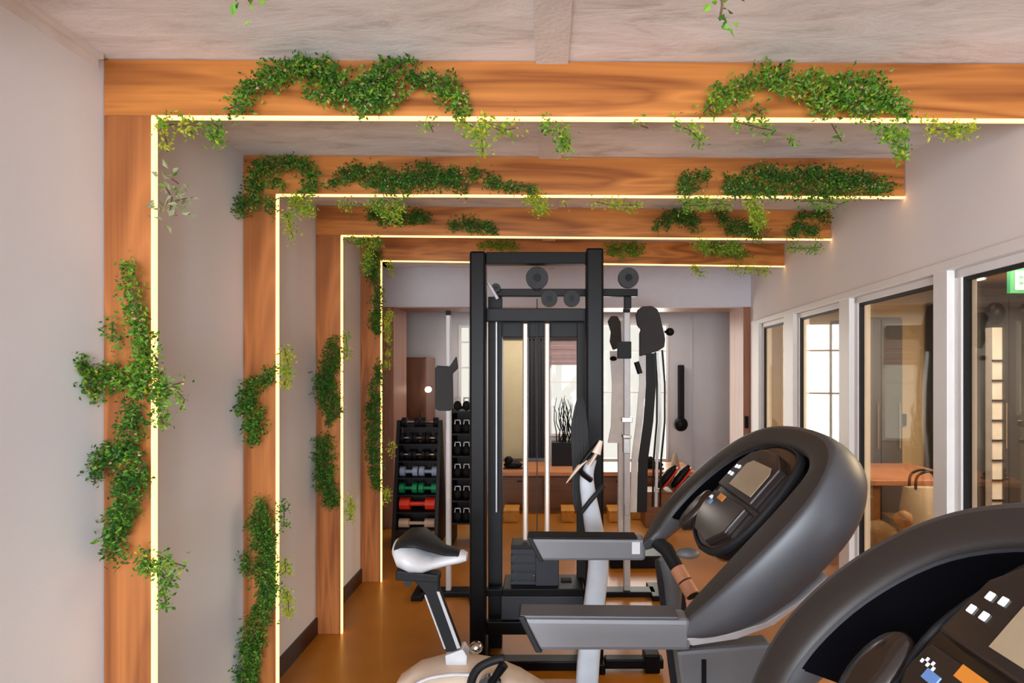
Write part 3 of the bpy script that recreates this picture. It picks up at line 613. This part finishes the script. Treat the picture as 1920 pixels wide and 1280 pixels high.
for x, y, z, w in col: rings.append([Vector((x+w*.9*math.copysign(abs(math.cos(q))**.6, math.cos(q)), y+w*.8*math.copysign(abs(math.sin(q))**.6, math.sin(q)), z)) for q in [2*math.pi*j/16 for j in range(16)]])
MB().loft(rings).build('handlebar_column', mat('column_grey', (.46, .49, .54), .4), bk)
MB().tube(spline([tuple(bp(1090, 960, BD-.05)), tuple(bp(1110, 935, BD-.055)), tuple(bp(1132, 910, BD-.03))], 4), .010, 8).build('column_strap', 'darkgrey', bk)
for dy in (-.06, .16):
    g = MB().tube(spline([tuple(bp(1108, 900, BD+dy*.5)), tuple(bp(1088, 880, BD+dy)), tuple(bp(1105, 850, BD+dy)), tuple(bp(1126, 828, BD+dy))], 5), .012, 10).build('handlebar', 'black', bk)
    MB().tube([bp(1062, 905, BD+dy), bp(1085, 875, BD+dy), bp(1100, 862, BD+dy)], [.006, .022, .012], 10, flat=.4).build('grip', 'cream', g)
MB().tube([bp(1118, 850, BD-.08), bp(1104, 872, BD-.08)], [.020, .028], 12, flat=.35).tube([bp(1127, 826, BD-.08), bp(1118, 850, BD-.08)], [.008, .020], 12, flat=.35).build('console', 'cream', bk)
# towel over the handlebar
rr = []
for (x0, x1, y) in [(1084, 1092, 742), (1078, 1097, 760), (1070, 1102, 800), (1072, 1104, 850), (1074, 1100, 890), (1072, 1094, 930), (1078, 1090, 955)]:
    a = bp(x0, y, BD+.10); b = bp(x1, y, BD+.10); n = 20
    f = [Vector((a.x+(b.x-a.x)*k/n, a.y-.012+.007*math.sin(k*1.9), a.z)) for k in range(n+1)]
    rr.append(f+[Vector((v.x, v.y+.016, v.z)) for v in f[::-1]])
tag(MB().loft(rr).build('towel', 'cloth'), 'dark grey towel hanging by the bike handlebars in front of the black upright', 'towel')
# ------------------------------------------------------------ black cable machine
CM = 3.05
cm = thing('cable_machine', (-.05, CM+.2, 0), 'tall black cable weight machine with pale guide rods in the middle of the room', 'weight machine')
def bx(px0, px1, py0, py1, D, th): 
    a = W(px0, py1, D); b = W(px1, py0, D); return (a.x, D, a.z), (b.x, D+th, b.z)
def part(n, m, px0, px1, py0, py1, D, th, par=None, bevel=.004, foot=False):
    a, b = bx(px0, px1, py0, py1, D, th)
    if foot: a = (a[0], a[1], 0)
    return MB().box(a, b).build(n, m, par or cm, bevel=bevel)
part('upright', 'black', 880, 910, 470, 1230, CM, .09, foot=True, bevel=.012)
part('upright', 'black', 1099, 1132, 464, 1230, CM, .09, foot=True, bevel=.012)
part('top_beam', 'black', 911, 1099, 472, 494, CM+.01, .07)
part('rear_upright', 'darkgrey', 915, 941, 556, 1110, CM+.22, .06, foot=True)
part('rear_upright', 'darkgrey', 1082, 1100, 603, 1110, CM+.22, .06, foot=True)
part('cross_beam', 'darkgrey', 908, 1098, 578, 602, CM+.10, .06)
part('header_plate', 'darkgrey', 942, 1084, 603, 632, CM+.24, .02)
part('pulley_beam', 'black', 925, 1196, 541, 555, CM+.16, .05)
for px, py, r in ((1007, 521, 22), (1178, 521, 20), (1030, 560, 16), (1072, 560, 16), (930, 540, 9)):
    c = W(px, py, CM+.14); rr = r*CM/F
    pl = MB().cyl((c.x, c.y-.015, c.z), (c.x, c.y+.015, c.z), rr, 24).build('pulley', 'pad', cm, bevel=.005)
    MB().cyl((c.x, c.y-.022, c.z), (c.x, c.y+.02, c.z), rr*.35, 16).build('pulley_hub', 'black', pl)
part('pulley_bracket', 'black', 1171, 1184, 555, 578, CM+.16, .04)
part('pulley_bracket', 'black', 1001, 1012, 528, 545, CM+.15, .03)
MB().tube([W(914, 528, CM+.12), W(933, 560, CM+.12)], .010, 8).build('cable_guard', 'pale', cm)
for px in (985, 1026): part('guide_rod', 'creamrod', px-5, px+5, 605, 1014, CM+.16, .028, bevel=.008)
part('cable', 'darkgrey', 1006, 1008, 560, 1010, CM+.17, .006, bevel=0)
part('cable', 'pale', 929.5, 932, 603, 960, CM+.16, .006, bevel=0)
st = part('weight_stack', 'stack', 960, 1044, 1024, 1106, CM+.12, .12, bevel=.004)
for k in range(5):
    part('plate', 'stack', 958.5-(k > 0), 1046, 1026+k*16, 1039+k*16, CM+.115, .13, par=st, bevel=.003)
part('weight_shroud', 'stack', 1004, 1048, 1044, 1106, CM+.10, .03, bevel=.004)
part('selector_pin', 'chrome', 1000, 1003, 1078, 1091, CM+.09, .02)
part('stack_top', 'darkgrey', 958, 1006, 1022, 1030, CM+.11, .14)
part('shelf', 'black', 942, 1096, 1104, 1118, CM+.05, .22)
part('base_block', 'stack', 940, 1094, 1118, 1162, CM+.06, .16)
part('cross_bar', 'black', 912, 1098, 1166, 1190, CM+.04, .05)
part('cross_bar', 'black', 912, 945, 1105, 1118, CM+.1, .05)
MB().box((-.42, CM-.06, .0), (-.32, CM+.42, .055)).build('foot', 'black', cm, bevel=.006)
MB().box((.21, CM-.06, .0), (.31, CM+.42, .055)).build('foot', 'black', cm, bevel=.006)
MB().box((-.32, CM-.02, .0), (.21, CM+.06, .05)).build('base_bar', 'black', cm, bevel=.006)
MB().box((.31, CM-.04, .02), (.62, CM+.02, .07)).build('side_bar', 'black', cm, bevel=.006)
MB().box((.52, CM-.05, 0), (.60, CM+.06, .10)).build('side_foot', 'black', cm, bevel=.008)
part('column_box', 'blackm', 1052, 1072, 1088, 1105, CM+.15, .05)
# floor mat
tag(MB().box((-.72, 2.78, 0.001), (-.44, 3.02, .012)).build('floor_mat', 'blackm', bevel=.003), 'small dark rubber mat on the floor behind the bike cover', 'mat')
# white cable columns
CD = 4.02
def column(px, ytop, yb, lab, w=5.5):
    e = thing('cable_column', (W(px, 0, CD).x, CD, 0), lab, 'gym column', 'slim white cable columns')
    part('post', 'pale', px-w, px+w, ytop, yb, CD, .05, e, bevel=.006)
    part('cap', 'black', px-w, px+w, ytop-8, ytop, CD-.005, .06, e)
    a = W(px, yb, CD); MB().box((a.x-.20, CD-.03, a.z-.04), (a.x+.20, CD+.08, a.z+.02)).build('foot_bar', 'black', e, bevel=.006)
    MB().box((a.x-.24, CD-.10, 0), (a.x-.16, CD+.16, a.z+.02)).box((a.x+.16, CD-.10, 0), (a.x+.24, CD+.16, a.z+.02)).build('base_foot', 'black', e, bevel=.006)
    return e
c1 = column(840, 590, 1112, 'slim white cable column with a grey square pad between dumbbell rack and black machine', 4.5)
mb = MB(); pr = [(818, 690), (822, 685), (845, 687), (857, 668), (860, 690), (850, 700), (851, 765), (845, 769), (825, 769), (818, 765)]
prism_xz(mb, [(W(x, y, CD).x, W(x, y, CD).z) for x, y in pr], CD-.05, CD-.005); mb.build('pad', 'pad', c1, bevel=.006)
c2 = column(1176, 585, 1112, 'slim white cable column right of the black machine with clamps halfway up', 6)
part('clamp', 'chrome', 1166, 1186, 782, 792, CD-.02, .08, c2); part('clamp', 'chrome', 1168, 1184, 815, 822, CD-.02, .08, c2)
part('sleeve', 'darkgrey', 1158, 1184, 640, 672, CD-.03, .03, c2); part('sleeve', 'steel', 1169, 1182, 822, 850, CD-.01, .06, c2)
part('scale_plate', 'steel', 1171, 1181, 946, 966, CD-.004, .01, c2)
# lever station behind
LD = 4.7
ls = thing('lever_press_machine', (W(1220, 0, LD).x, LD, 0), 'silver lever weight machine with large dark grey rounded pads and a black ball knob', 'weight machine')
def outline(n, m, pts, D, th, e, bevel=.008):
    mb = MB(); prism_xz(mb, [(W(x, y, D).x, W(x, y, D).z) for x, y in pts], D, D+th); return mb.build(n, m, e, bevel=bevel)
outline('pad', 'pad', [(1193, 590), (1197, 580), (1205, 574), (1222, 573), (1233, 579), (1238, 592), (1248, 635), (1246, 650), (1234, 658), (1200, 668), (1200, 625), (1203, 617), (1196, 610)], LD-.06, .06, ls)
outline('pad', 'pad', [(1140, 602), (1146, 592), (1158, 592), (1164, 604), (1166, 650), (1150, 656), (1144, 640), (1146, 622)], LD-.04, .05, ls)
MB().ell(W(1256, 622, LD), (.036, .036, .034)).cyl(W(1246, 622, LD), W(1256, 622, LD), .012).build('ball_knob', 'black', ls)
def strip(n, m, pl, D, w, th=.02):
    rings = []
    for px, py in pl:
        c = W(px, py, D); h = w*D/F/2; rings.append([c+Vector((-h, 0, 0)), c+Vector((h, 0, 0)), c+Vector((h, th, 0)), c+Vector((-h, th, 0))])
    return MB().loft(rings, sm=False).build(n, m, ls)
strip('shroud', 'darkgrey', [(1218, 662), (1221, 720), (1216, 790), (1206, 862), (1204, 960)], LD-.02, 18)
strip('shroud_edge', 'whitep', [(1205, 666), (1205, 720), (1199, 790), (1190, 862), (1188, 960)], LD-.03, 12)
strip('lever', 'steel', [(1232, 660), (1237, 720), (1238, 790), (1232, 862), (1230, 950)], LD-.02, 5)
strip('lever', 'black', [(1242, 656), (1247, 720), (1247, 790), (1240, 862), (1238, 950)], LD-.02, 3)
strip('lever', 'black', [(1229, 660), (1232, 720), (1232, 790), (1226, 862), (1224, 950)], LD-.02, 3)
strip('backrest_panel', 'whitep', [(1154, 658), (1158, 720), (1156, 800), (1150, 830)], LD+.02, 20, .03)
MB().box((W(1140, 0, LD).x, LD-.15, 0), (W(1245, 0, LD).x, LD+.2, .10)).build('base', 'black', ls, bevel=.01)
MB().box((W(1160, 0, LD).x, LD+.03, .1), (W(1172, 0, LD).x, LD+.09, 2.0)).build('post', 'whitep', ls, bevel=.006)
MB().cyl(W(1193, 678, LD-.05), W(1200, 700, LD-.05), .022).ell(W(1150, 672, LD-.05), (.03, .03, .02)).build('joint', 'black', ls)
# hanging bar on the far wall
hb = thing('wall_exercise_bar', (W(1278, 0, 7.2).x, 7.2, 1.3), 'long black padded bar with round end on the pale far wall', 'exercise bar')
a = W(1278, 684, 7.22); b = W(1276, 792, 7.22)
MB().box((a.x-.035, 7.21, b.z), (a.x+.035, DE-.002, a.z)).build('bar', 'blackm', hb, bevel=.012)
MB().ell((b.x, 7.2, b.z-.02), (.09, .06, .09)).build('end_ball', 'black', hb)
# ------------------------------------------------------------ beyond: counter, boxes
ct = thing('low_cabinet', (.5, 6.6, 0), 'long low brown wooden cabinet with orange top along the far windows', 'cabinet')
MB().box((-.62, 6.30, .40), (1.66, 6.97, .445)).build('worktop', 'counter', ct, bevel=.005)
MB().box((-.60, 6.36, 0), (1.64, 6.95, .40)).build('body', 'cab', ct)
for x in (-.58, -.03, .52, 1.07): 
    d = MB().box((x, 6.345, .03), (x+.53, 6.362, .38)).build('door', 'cab', ct, bevel=.003)
    MB().box((x+.25, 6.33, .33), (x+.31, 6.346, .34)).build('handle', 'black', d)
def bxt(px0, px1, py0, py1, D, th, lab, name='storage_box', m='box', cat='box', group='ochre boxes in front of the low cabinet', floor=True):
    a, b = bx(px0, px1, py0, py1, D, th); z0 = 0 if floor else a[2]
    e = thing(name, ((a[0]+b[0])/2, D+th/2, z0), lab, cat, group)
    MB().box((a[0], a[1], z0), (b[0], b[1], b[2]-.02)).build('body', m, e, bevel=.004)
    MB().box((a[0]-.004, a[1]-.004, b[2]-.02), (b[0]+.004, b[1]+.004, b[2])).build('lid', m, e, bevel=.003)
    return e
bxt(1053, 1077, 957, 990, 5.9, .25, 'small ochre box left of the bike column in front of the cabinet')
bxt(1142, 1166, 957, 990, 5.9, .25, 'square ochre box left of the white column in front of the cabinet')
bxt(1184, 1206, 957, 990, 6.0, .25, 'ochre box between the white column and the big brown box')
bxt(1209, 1262, 922, 990, 5.7, .25, 'large brown cardboard box carrying a red shoe beside the treadmill arch', 'cardboard_box', 'cab', group=None)
bxt(846, 868, 957, 990, 5.9, .25, 'ochre box seen between white column and black upright')
bxt(944, 972, 957, 990, 5.9, .25, 'ochre box seen inside the black machine left of the guide rod')
for j, (dx, lb) in enumerate(((0, 'black and red trainer leaning on the brown cardboard box, left of the pair'), (.14, 'black and red trainer leaning on the brown cardboard box, right of the pair'))):
    c = W(1250, 902, 5.85)+Vector((dx, 0, .05)); sh_ = thing('trainer', (c.x, c.y, c.z-.1), lb, 'shoe', 'trainers on the cardboard box')
    ro = Matrix.Rotation(-.9, 3, 'Y')
    MB().ell(c, (.15, .05, .045), rot=ro).build('upper', 'black', sh_); MB().ell(c+Vector((.028, 0, -.022)), (.155, .052, .016), rot=ro).build('sole', 'red', sh_)
tag(MB().loft([[Vector((1.48+math.cos(q)*r, 6.55+math.sin(q)*r, z)) for q in [2*math.pi*j/20 for j in range(20)]] for r, z in ((.055, .445), (.05, .48), (.02, .60), (.006, .63))]).build('training_cone', 'canvas'), 'small cream cone standing on the right end of the low cabinet', 'cone')
def trainer2(px, py, lb):
    c = W(px, py, 6.5); e = thing('shoe', (c.x, c.y, .445), lb, 'shoe', 'black shoes on the low cabinet')
    MB().ell((c.x, c.y, .49), (.11, .05, .042)).build('upper', 'black', e); MB().ell((c.x-.05, c.y, .54), (.05, .045, .05)).build('ankle', 'black', e)
    MB().box((c.x-.11, c.y-.04, .446), (c.x+.11, c.y+.04, .46)).build('sole', 'darkgrey', e, bevel=.004)
trainer2(962, 860, 'black shoe on the low cabinet seen between left upright and guide rod'); trainer2(1226, 860, 'black shoe on the low cabinet behind the lever machine')
# plant outside / dark vase with bare twigs at the middle window
vs = thing('twig_vase', (.19, 6.75, .445), 'black crate of bare twigs standing on the low cabinet at the middle window', 'plant')
MB().box((.06, 6.66, .446), (.33, 6.86, .72)).build('crate', 'rack', vs, bevel=.005)
tw = MB()
for k in range(16):
    x = .1+R.random()*.2; p = Vector((x, 6.76+R.uniform(-.06, .06), .7)); pts = [p]
    for j in range(4): p = p+Vector((R.uniform(-.05, .05), R.uniform(-.02, .02), R.uniform(.08, .16))); pts.append(p)
    tw.tube(pts, [.008, .007, .006, .005, .003], 5)
tw.build('twigs', 'black', vs)
struct(MB().box((-.55, 7.24, .44), (-.28, DE-.001, 1.96)).build('trim_12', 'creamw'))
struct(MB().box((-.56, 7.20, 1.96), (.40, DE-.001, 2.10)).build('trim_13', 'darkgrey'))
cu = thing('curtain', (-.12, 7.2, .45), 'charcoal curtain hanging in folds beside the middle far window', 'curtain')
rr = []
for z in (.45, 1.2, 1.96):
    f = [Vector((-.27+.29*k/30, 7.21+.02*math.sin(k*1.3), z)) for k in range(31)]; rr.append(f+[v+Vector((0, .02, 0)) for v in f[::-1]])
MB().loft(rr).build('fabric', 'curtain', cu); MB().cyl((-.28, 7.22, 1.955), (.03, 7.22, 1.955), .012).build('rail', 'black', cu)
bl = thing('window_blind', (.22, 7.26, 1.62), 'mauve pleated blind pulled halfway down the middle far window', 'blind')
mb = MB()
for k in range(9): mb.box((.04, 7.255+.008*(k % 2), 1.63+k*.05), (.41, 7.27+.008*(k % 2), 1.678+k*.05))
mb.build('slats', 'blind', bl); MB().box((.04, 7.24, 2.08), (.41, 7.28, 2.12)).build('head_rail', 'white', bl)
wd = thing('wardrobe', (-1.72, 6.95, 0), 'brown wooden wardrobe in the far left corner behind the dumbbell rack', 'wardrobe')
MB().box((-1.95, 6.70, 0), (-1.42, 7.25, 1.72)).build('body', 'brown', wd, bevel=.004)
for x in (-1.94, -1.68): 
    d = MB().box((x, 6.68, .03), (x+.25, 6.70, 1.70)).build('door', 'brown', wd, bevel=.003); MB().box((x+.21, 6.66, .9), (x+.22, 6.682, 1.1)).build('handle', 'chrome', d)
# ------------------------------------------------------------ dumbbell rack
RD = 5.2
rk = thing('dumbbell_rack', (W(790, 0, RD).x, RD, 0), 'black A-shaped rack stacked with small dumbbells against the left alcove', 'dumbbell rack')
x0, x1 = W(744, 0, RD).x, W(826, 0, RD).x
for x in (x0+.01, x1-.01):
    MB().hexa([(x-.015, RD-.18, 0), (x+.015, RD-.18, 0), (x+.015, RD+.30, 0), (x-.015, RD+.30, 0)], [(x-.015, RD+.02, 1.12), (x+.015, RD+.02, 1.12), (x+.015, RD+.08, 1.12), (x-.015, RD+.08, 1.12)]).build('side_frame', 'rack', rk)
for k in range(7):
    z = .16+k*.15; MB().box((x0+.025, RD-.13+k*.022, z-.012), (x1-.025, RD+.20-k*.02, z)).build('shelf', 'rack', rk)
MB().box((x0+.02, RD+.135, .10), (x1-.02, RD+.142, 1.08)).build('added_dark_sheet', 'rack', rk)  # dark sheet added to blacken the gaps behind the dumbbells
def dumbbell(x, y, z, r, l, m, lab, grp):
    e = thing('dumbbell', (x, y, z), lab, 'dumbbell', grp); 
    MB().cyl((x-l/2, y, z+r), (x+l/2, y, z+r), r*.38, 10).build('bar', 'chrome' if m == 'rack' else m, e)
    for s in (-1, 1): MB().cyl((x+s*l/2-s*l*.28, y, z+r), (x+s*l/2, y, z+r), r, 8).build('head', m, e, bevel=.003)
    return e
rows = [(.16, 'beige', .042, 'beige dumbbell on the lowest tier of the black rack', 1), (.31, 'red', .058, 'thick red dumbbell on the second tier of the black rack', 1), (.46, 'green', .048, 'green dumbbell in the row above the red ones', 2), (.61, 'bluegrey', .046, 'blue grey dumbbell in the row above the green ones', 2), (.76, 'rack', .046, 'black dumbbell on the third tier from the top', 3), (.91, 'rack', .046, 'black dumbbell on the second tier from the top', 3), (1.06, 'rack', .042, 'black dumbbell on the top tier', 2)]
for j, (z, m, r, lab, n) in enumerate(rows):
    w = (x1-x0-.05)/n
    for q in range(n):
        pos = {1: [''], 2: [', left one', ', right one'], 3: [', left one', ', middle one', ', right one']}[n][q]
        dumbbell(x0+.025+w*(q+.5), RD-.10+(z-.16)*.147+r, z+.001, r, w*.92, m, lab+pos, 'dumbbells on the rack')
# second rack of kettlebells behind pole
kr = thing('equipment_shelf', (W(862, 0, 5.1).x, 5.25, 0), 'narrow black shelf crowded with weights behind the left upright', 'shelf')
kx0, kx1 = W(845, 0, 5.1).x, W(884, 0, 5.1).x
for x in (kx0, kx1): MB().box((x-.012, 5.1, 0), (x+.012, 5.4, 1.25)).build('side_frame', 'rack', kr)
for k in range(6): MB().box((kx0+.012, 5.1, .2+k*.2), (kx1-.012, 5.4, .215+k*.2)).build('shelf', 'rack', kr)
MB().box((kx0-.01, 5.401, .15), (kx1+.01, 5.41, 1.24)).build('added_dark_sheet', 'rack', kr)  # another added sheet, darkens the gaps behind the kettlebells
for k in range(6):
    for q in range(2):
        x = kx0+.053+q*.081; z = .216+k*.2
        e = thing('kettlebell', (x, 5.16, z), 'black kettlebell on the narrow shelf, %s tier from the floor, %s one' % (['first', 'second', 'third', 'fourth', 'fifth', 'top'][k], ['left', 'right'][q]), 'kettlebell', 'kettlebells on the narrow shelf')
        MB().ell((x, 5.16, z+.045), (.037, .037, .045)).build('ball', 'blackm', e)
        MB().tube([(x-.025, 5.16, z+.075), (x-.022, 5.16, z+.115), (x+.022, 5.16, z+.115), (x+.025, 5.16, z+.075)], .008, 8).build('handle', 'steel', e)
# wall lamp glow spot on far-left
ws = thing('round_wall_light', (W(803, 730, 6.6).x, 6.6, 1.3), 'small round lamp glowing beside the grey pad', 'lamp')
c = W(803, 730, 6.62); MB().cyl((c.x, 6.60, c.z), (c.x, 6.64, c.z), .035).build('globe', emis('small_lamp', (1, .85, .6), 4), ws); MB().cyl((c.x, 6.64, c.z), (c.x, 6.679, c.z), .02).build('mount', 'chrome', ws)
# ------------------------------------------------------------ side room contents
tb = thing('table', W(1650, 0, 4.3).xy.to_3d(), 'orange wooden table in the side room behind the glass', 'table')
MB().box((2.28, 4.0, .78), (3.0, 4.7, .82)).build('tabletop', 'jamb', tb, bevel=.005)
for x, y in ((2.31, 4.03), (2.93, 4.03), (2.31, 4.63), (2.93, 4.63)): MB().box((x, y, 0), (x+.05, y+.05, .78)).build('leg', 'cab', tb)
bn = thing('bench', (2.3, 3.5, 0), 'low brown bench behind the third glass pane carrying bags', 'bench')
MB().box((1.92, 3.25, .40), (2.75, 3.80, .45)).build('seat', 'cab', bn, bevel=.005)
for x in (1.95, 2.65): MB().box((x, 3.3, 0), (x+.06, 3.75, .40)).build('leg', 'cab', bn)
bg = thing('tote_bag', (2.32, 3.5, .45), 'beige canvas tote bag with dark handles standing on the bench', 'bag')
MB().loft([[Vector((2.33+.12*sx*s, 3.5+.07*sy*s2, z)) for sx, sy in ((-1, -1), (0, -1.15), (1, -1), (1.05, 0), (1, 1), (0, 1.1), (-1, 1), (-1.05, 0))] for s, s2, z in ((.9, .9, .451), (1, 1, .55), (1.02, .9, .75), (1.0, .5, .86), (.97, .4, .88))]).build('body', 'canvas', bg)
for dy in (-.03, .03): MB().tube(spline([(2.25, 3.5+dy, .87), (2.26, 3.5+dy, .95), (2.33, 3.5+dy, .98), (2.40, 3.5+dy, .95), (2.41, 3.5+dy, .87)], 4), .008, 8).build('handle', 'blackm', bg)
def sack(x, y, z, r, m, lab, name='sack'):
    rings = []
    for i in range(1, 12):
        th = math.pi*i/12
        rings.append([Vector((x+math.sin(th)*math.cos(q)*r[0]*(1+.12*math.sin(3*q+i)), y+math.sin(th)*math.sin(q)*r[1], z+r[2]-math.cos(th)*r[2]*(1+.08*math.sin(2*q)))) for q in [2*math.pi*k/24 for k in range(24)]])
    tag(MB().loft(rings).build(name, m), lab, name.replace('_', ' '))
sack(2.07, 3.55, .455, (.12, .13, .10), 'sack', 'brown rumpled sack slumped on the bench left of the tote bag')
sack(2.12, 3.38, .665, (.05, .05, .05), mat('brown_ball', (.22, .11, .05), .7), 'small round brown ball resting on the rumpled sack', 'ball')
sack(2.35, 2.75, .0, (.22, .14, .42), 'canvas', 'pale rumpled laundry bag standing on the floor behind the fourth glass pane', 'laundry_bag')
def cabinet(name, lab, x0, x1, y0, y1, z1, n, m='curtain'):
    e = thing(name, ((x0+x1)/2, (y0+y1)/2, 0), lab, 'cabinet', 'dark tall cabinets behind the glass')
    MB().box((x0, y0, 0), (x1, y1, z1)).build('body', m, e, bevel=.004); w = (x1-x0)/n
    for k in range(n):
        d = MB().box((x0+w*k+.004, y0-.018, .05), (x0+w*(k+1)-.004, y0, z1-.02)).build('door', m, e, bevel=.003)
        MB().box((x0+w*(k+1)-.04, y0-.035, .9), (x0+w*(k+1)-.03, y0-.018, 1.3)).build('handle', 'chrome', d)
    return e
cabinet('tall_cabinet', 'dark tall narrow cabinet seen through the third glass pane', 2.74, 3.12, 5.0, 5.5, 2.05, 2)
cabinet('tall_cabinet', 'wide charcoal wardrobe seen through the nearest glass pane under the exit sign', 3.70, 4.75, 5.0, 5.55, 2.235, 3)
sc = thing('reflection_column', (3.83, 4.8, 0), 'narrow white reflection modelled as a column with black head in front of the charcoal wardrobe', 'modelled reflection')  # bright reflection in the glass, built as a solid column
MB().box((3.80, 4.85, 0), (3.885, 4.93, 1.95)).build('column', 'whitep', sc, bevel=.004)
for k in range(9): MB().box((3.795, 4.83, .3+k*.17), (3.89, 4.852, .315+k*.17)).build('shelf', 'darkgrey', sc)  # dark bars give the pattern of the reflected strip
MB().ell((3.84, 4.87, 2.07), (.07, .07, .10)).build('fixture_head', 'black', sc)
for px, py in ((1694, 787), (1802, 800)):
    c = W(px, py, 5.58); e = tag(MB().box((c.x-.03, 5.575, c.z-.06), (c.x+.03, 5.599, c.z+.06)).build('light_switch', 'black', bevel=.004), 'black light switch on the tan wall seen through the %s glass pane' % ('third' if px < 1750 else 'nearest'), 'switch', 'switches on the tan wall')
c = W(1403, 797, 5.62)
tag(MB().box((xr+.012, 5.655, 1.0), (xr+.045, DB+.019, 1.12)).build('light_switch', 'black', bevel=.004), 'black light switch on the copper wood lining beside the first window post', 'switch')
ex = thing('exit_sign', (3.30, 3.9, 2.1), 'green framed exit sign at the right picture edge behind the glass', 'sign')
a = W(1894, 550, 3.9); b = W(1960, 502, 3.9)
MB().box((a.x, 3.9, a.z), (b.x, 3.93, b.z)).build('frame', 'exit', ex, bevel=.004)
MB().box((a.x+.035, 3.895, a.z+.025), (b.x-.015, 3.90, b.z-.02)).build('sign_face', 'exitw', ex)
g = MB()
for zz in (.06, .10): g.box((a.x+.055, 3.892, a.z+zz), (a.x+.085, 3.895, a.z+zz+.02))
g.build('pictogram', 'exit', ex)
MB().box(((a.x+b.x)/2-.01, 3.91, b.z), ((a.x+b.x)/2+.01, 3.92, 2.38)).build('hanger', 'exit', ex)
lp = thing('ceiling_light', (3.55, 4.8, 2.35), 'round warm ceiling light in the side room behind the nearest glass pane', 'lamp')
MB().cyl((3.55, 4.8, 2.352), (3.55, 4.8, 2.38), .13, 32).build('housing', 'white', lp); MB().cyl((3.55, 4.8, 2.344), (3.55, 4.8, 2.352), .115, 32).build('diffuser', 'lamp', lp)
# ------------------------------------------------------------ lights, world, camera
def area(n, loc, rot, sx, sy, e, col=(1, 1, 1)):
    l = bpy.data.lights.new(n, 'AREA'); l.shape = 'RECTANGLE'; l.size = sx; l.size_y = sy; l.energy = e; l.color = col
    o = bpy.data.objects.new(n, l); C.objects.link(o); o.location = loc; o.rotation_euler = rot; return o
area('rear_window_daylight', (-.2, RB+.02, 1.35), (math.pi/2, 0, math.pi), 2.2, 1.9, 235, (.88, .94, 1))   # faces +Y? set below
bpy.data.objects['rear_window_daylight'].rotation_euler = (math.pi/2, 0, 0)
area('far_window_daylight', (1.13, DE+.25, 1.3), (-math.pi/2, 0, 0), .85, 1.7, 38, (.95, .97, 1))
area('side_room_light', (3.4, 3.0, 2.34), (0, 0, 0), 1.2, 2.5, 190, (1, .82, .58))
area('far_room_fill', (.2, 6.6, 2.27), (0, 0, 0), 2.2, .3, 30, (1, .9, .8))  # unseen fill lamp added to light the room beyond
w = bpy.data.worlds.new('world'); bpy.context.scene.world = w; w.use_nodes = True
w.node_tree.nodes['Background'].inputs[0].default_value = (.92, .96, 1, 1); w.node_tree.nodes['Background'].inputs[1].default_value = 1.15
cam = bpy.data.cameras.new('camera'); co = bpy.data.objects.new('camera', cam); C.objects.link(co)
co.location = (0, 0, EYE); co.rotation_euler = (math.pi/2, 0, 0); cam.sensor_width = 36; cam.lens = 20
cam.shift_x = -(VX-960)/1920; cam.shift_y = (VY-640)/1920; cam.clip_start = .02
bpy.context.scene.camera = co
for o in bpy.data.objects:
    if '_o' in o: del o['_o']
vs_ = bpy.context.scene.view_settings; vs_.view_transform = 'Standard'; vs_.look = 'None'; vs_.gamma = 1; vs_.exposure = 0; vs_.use_curve_mapping = False
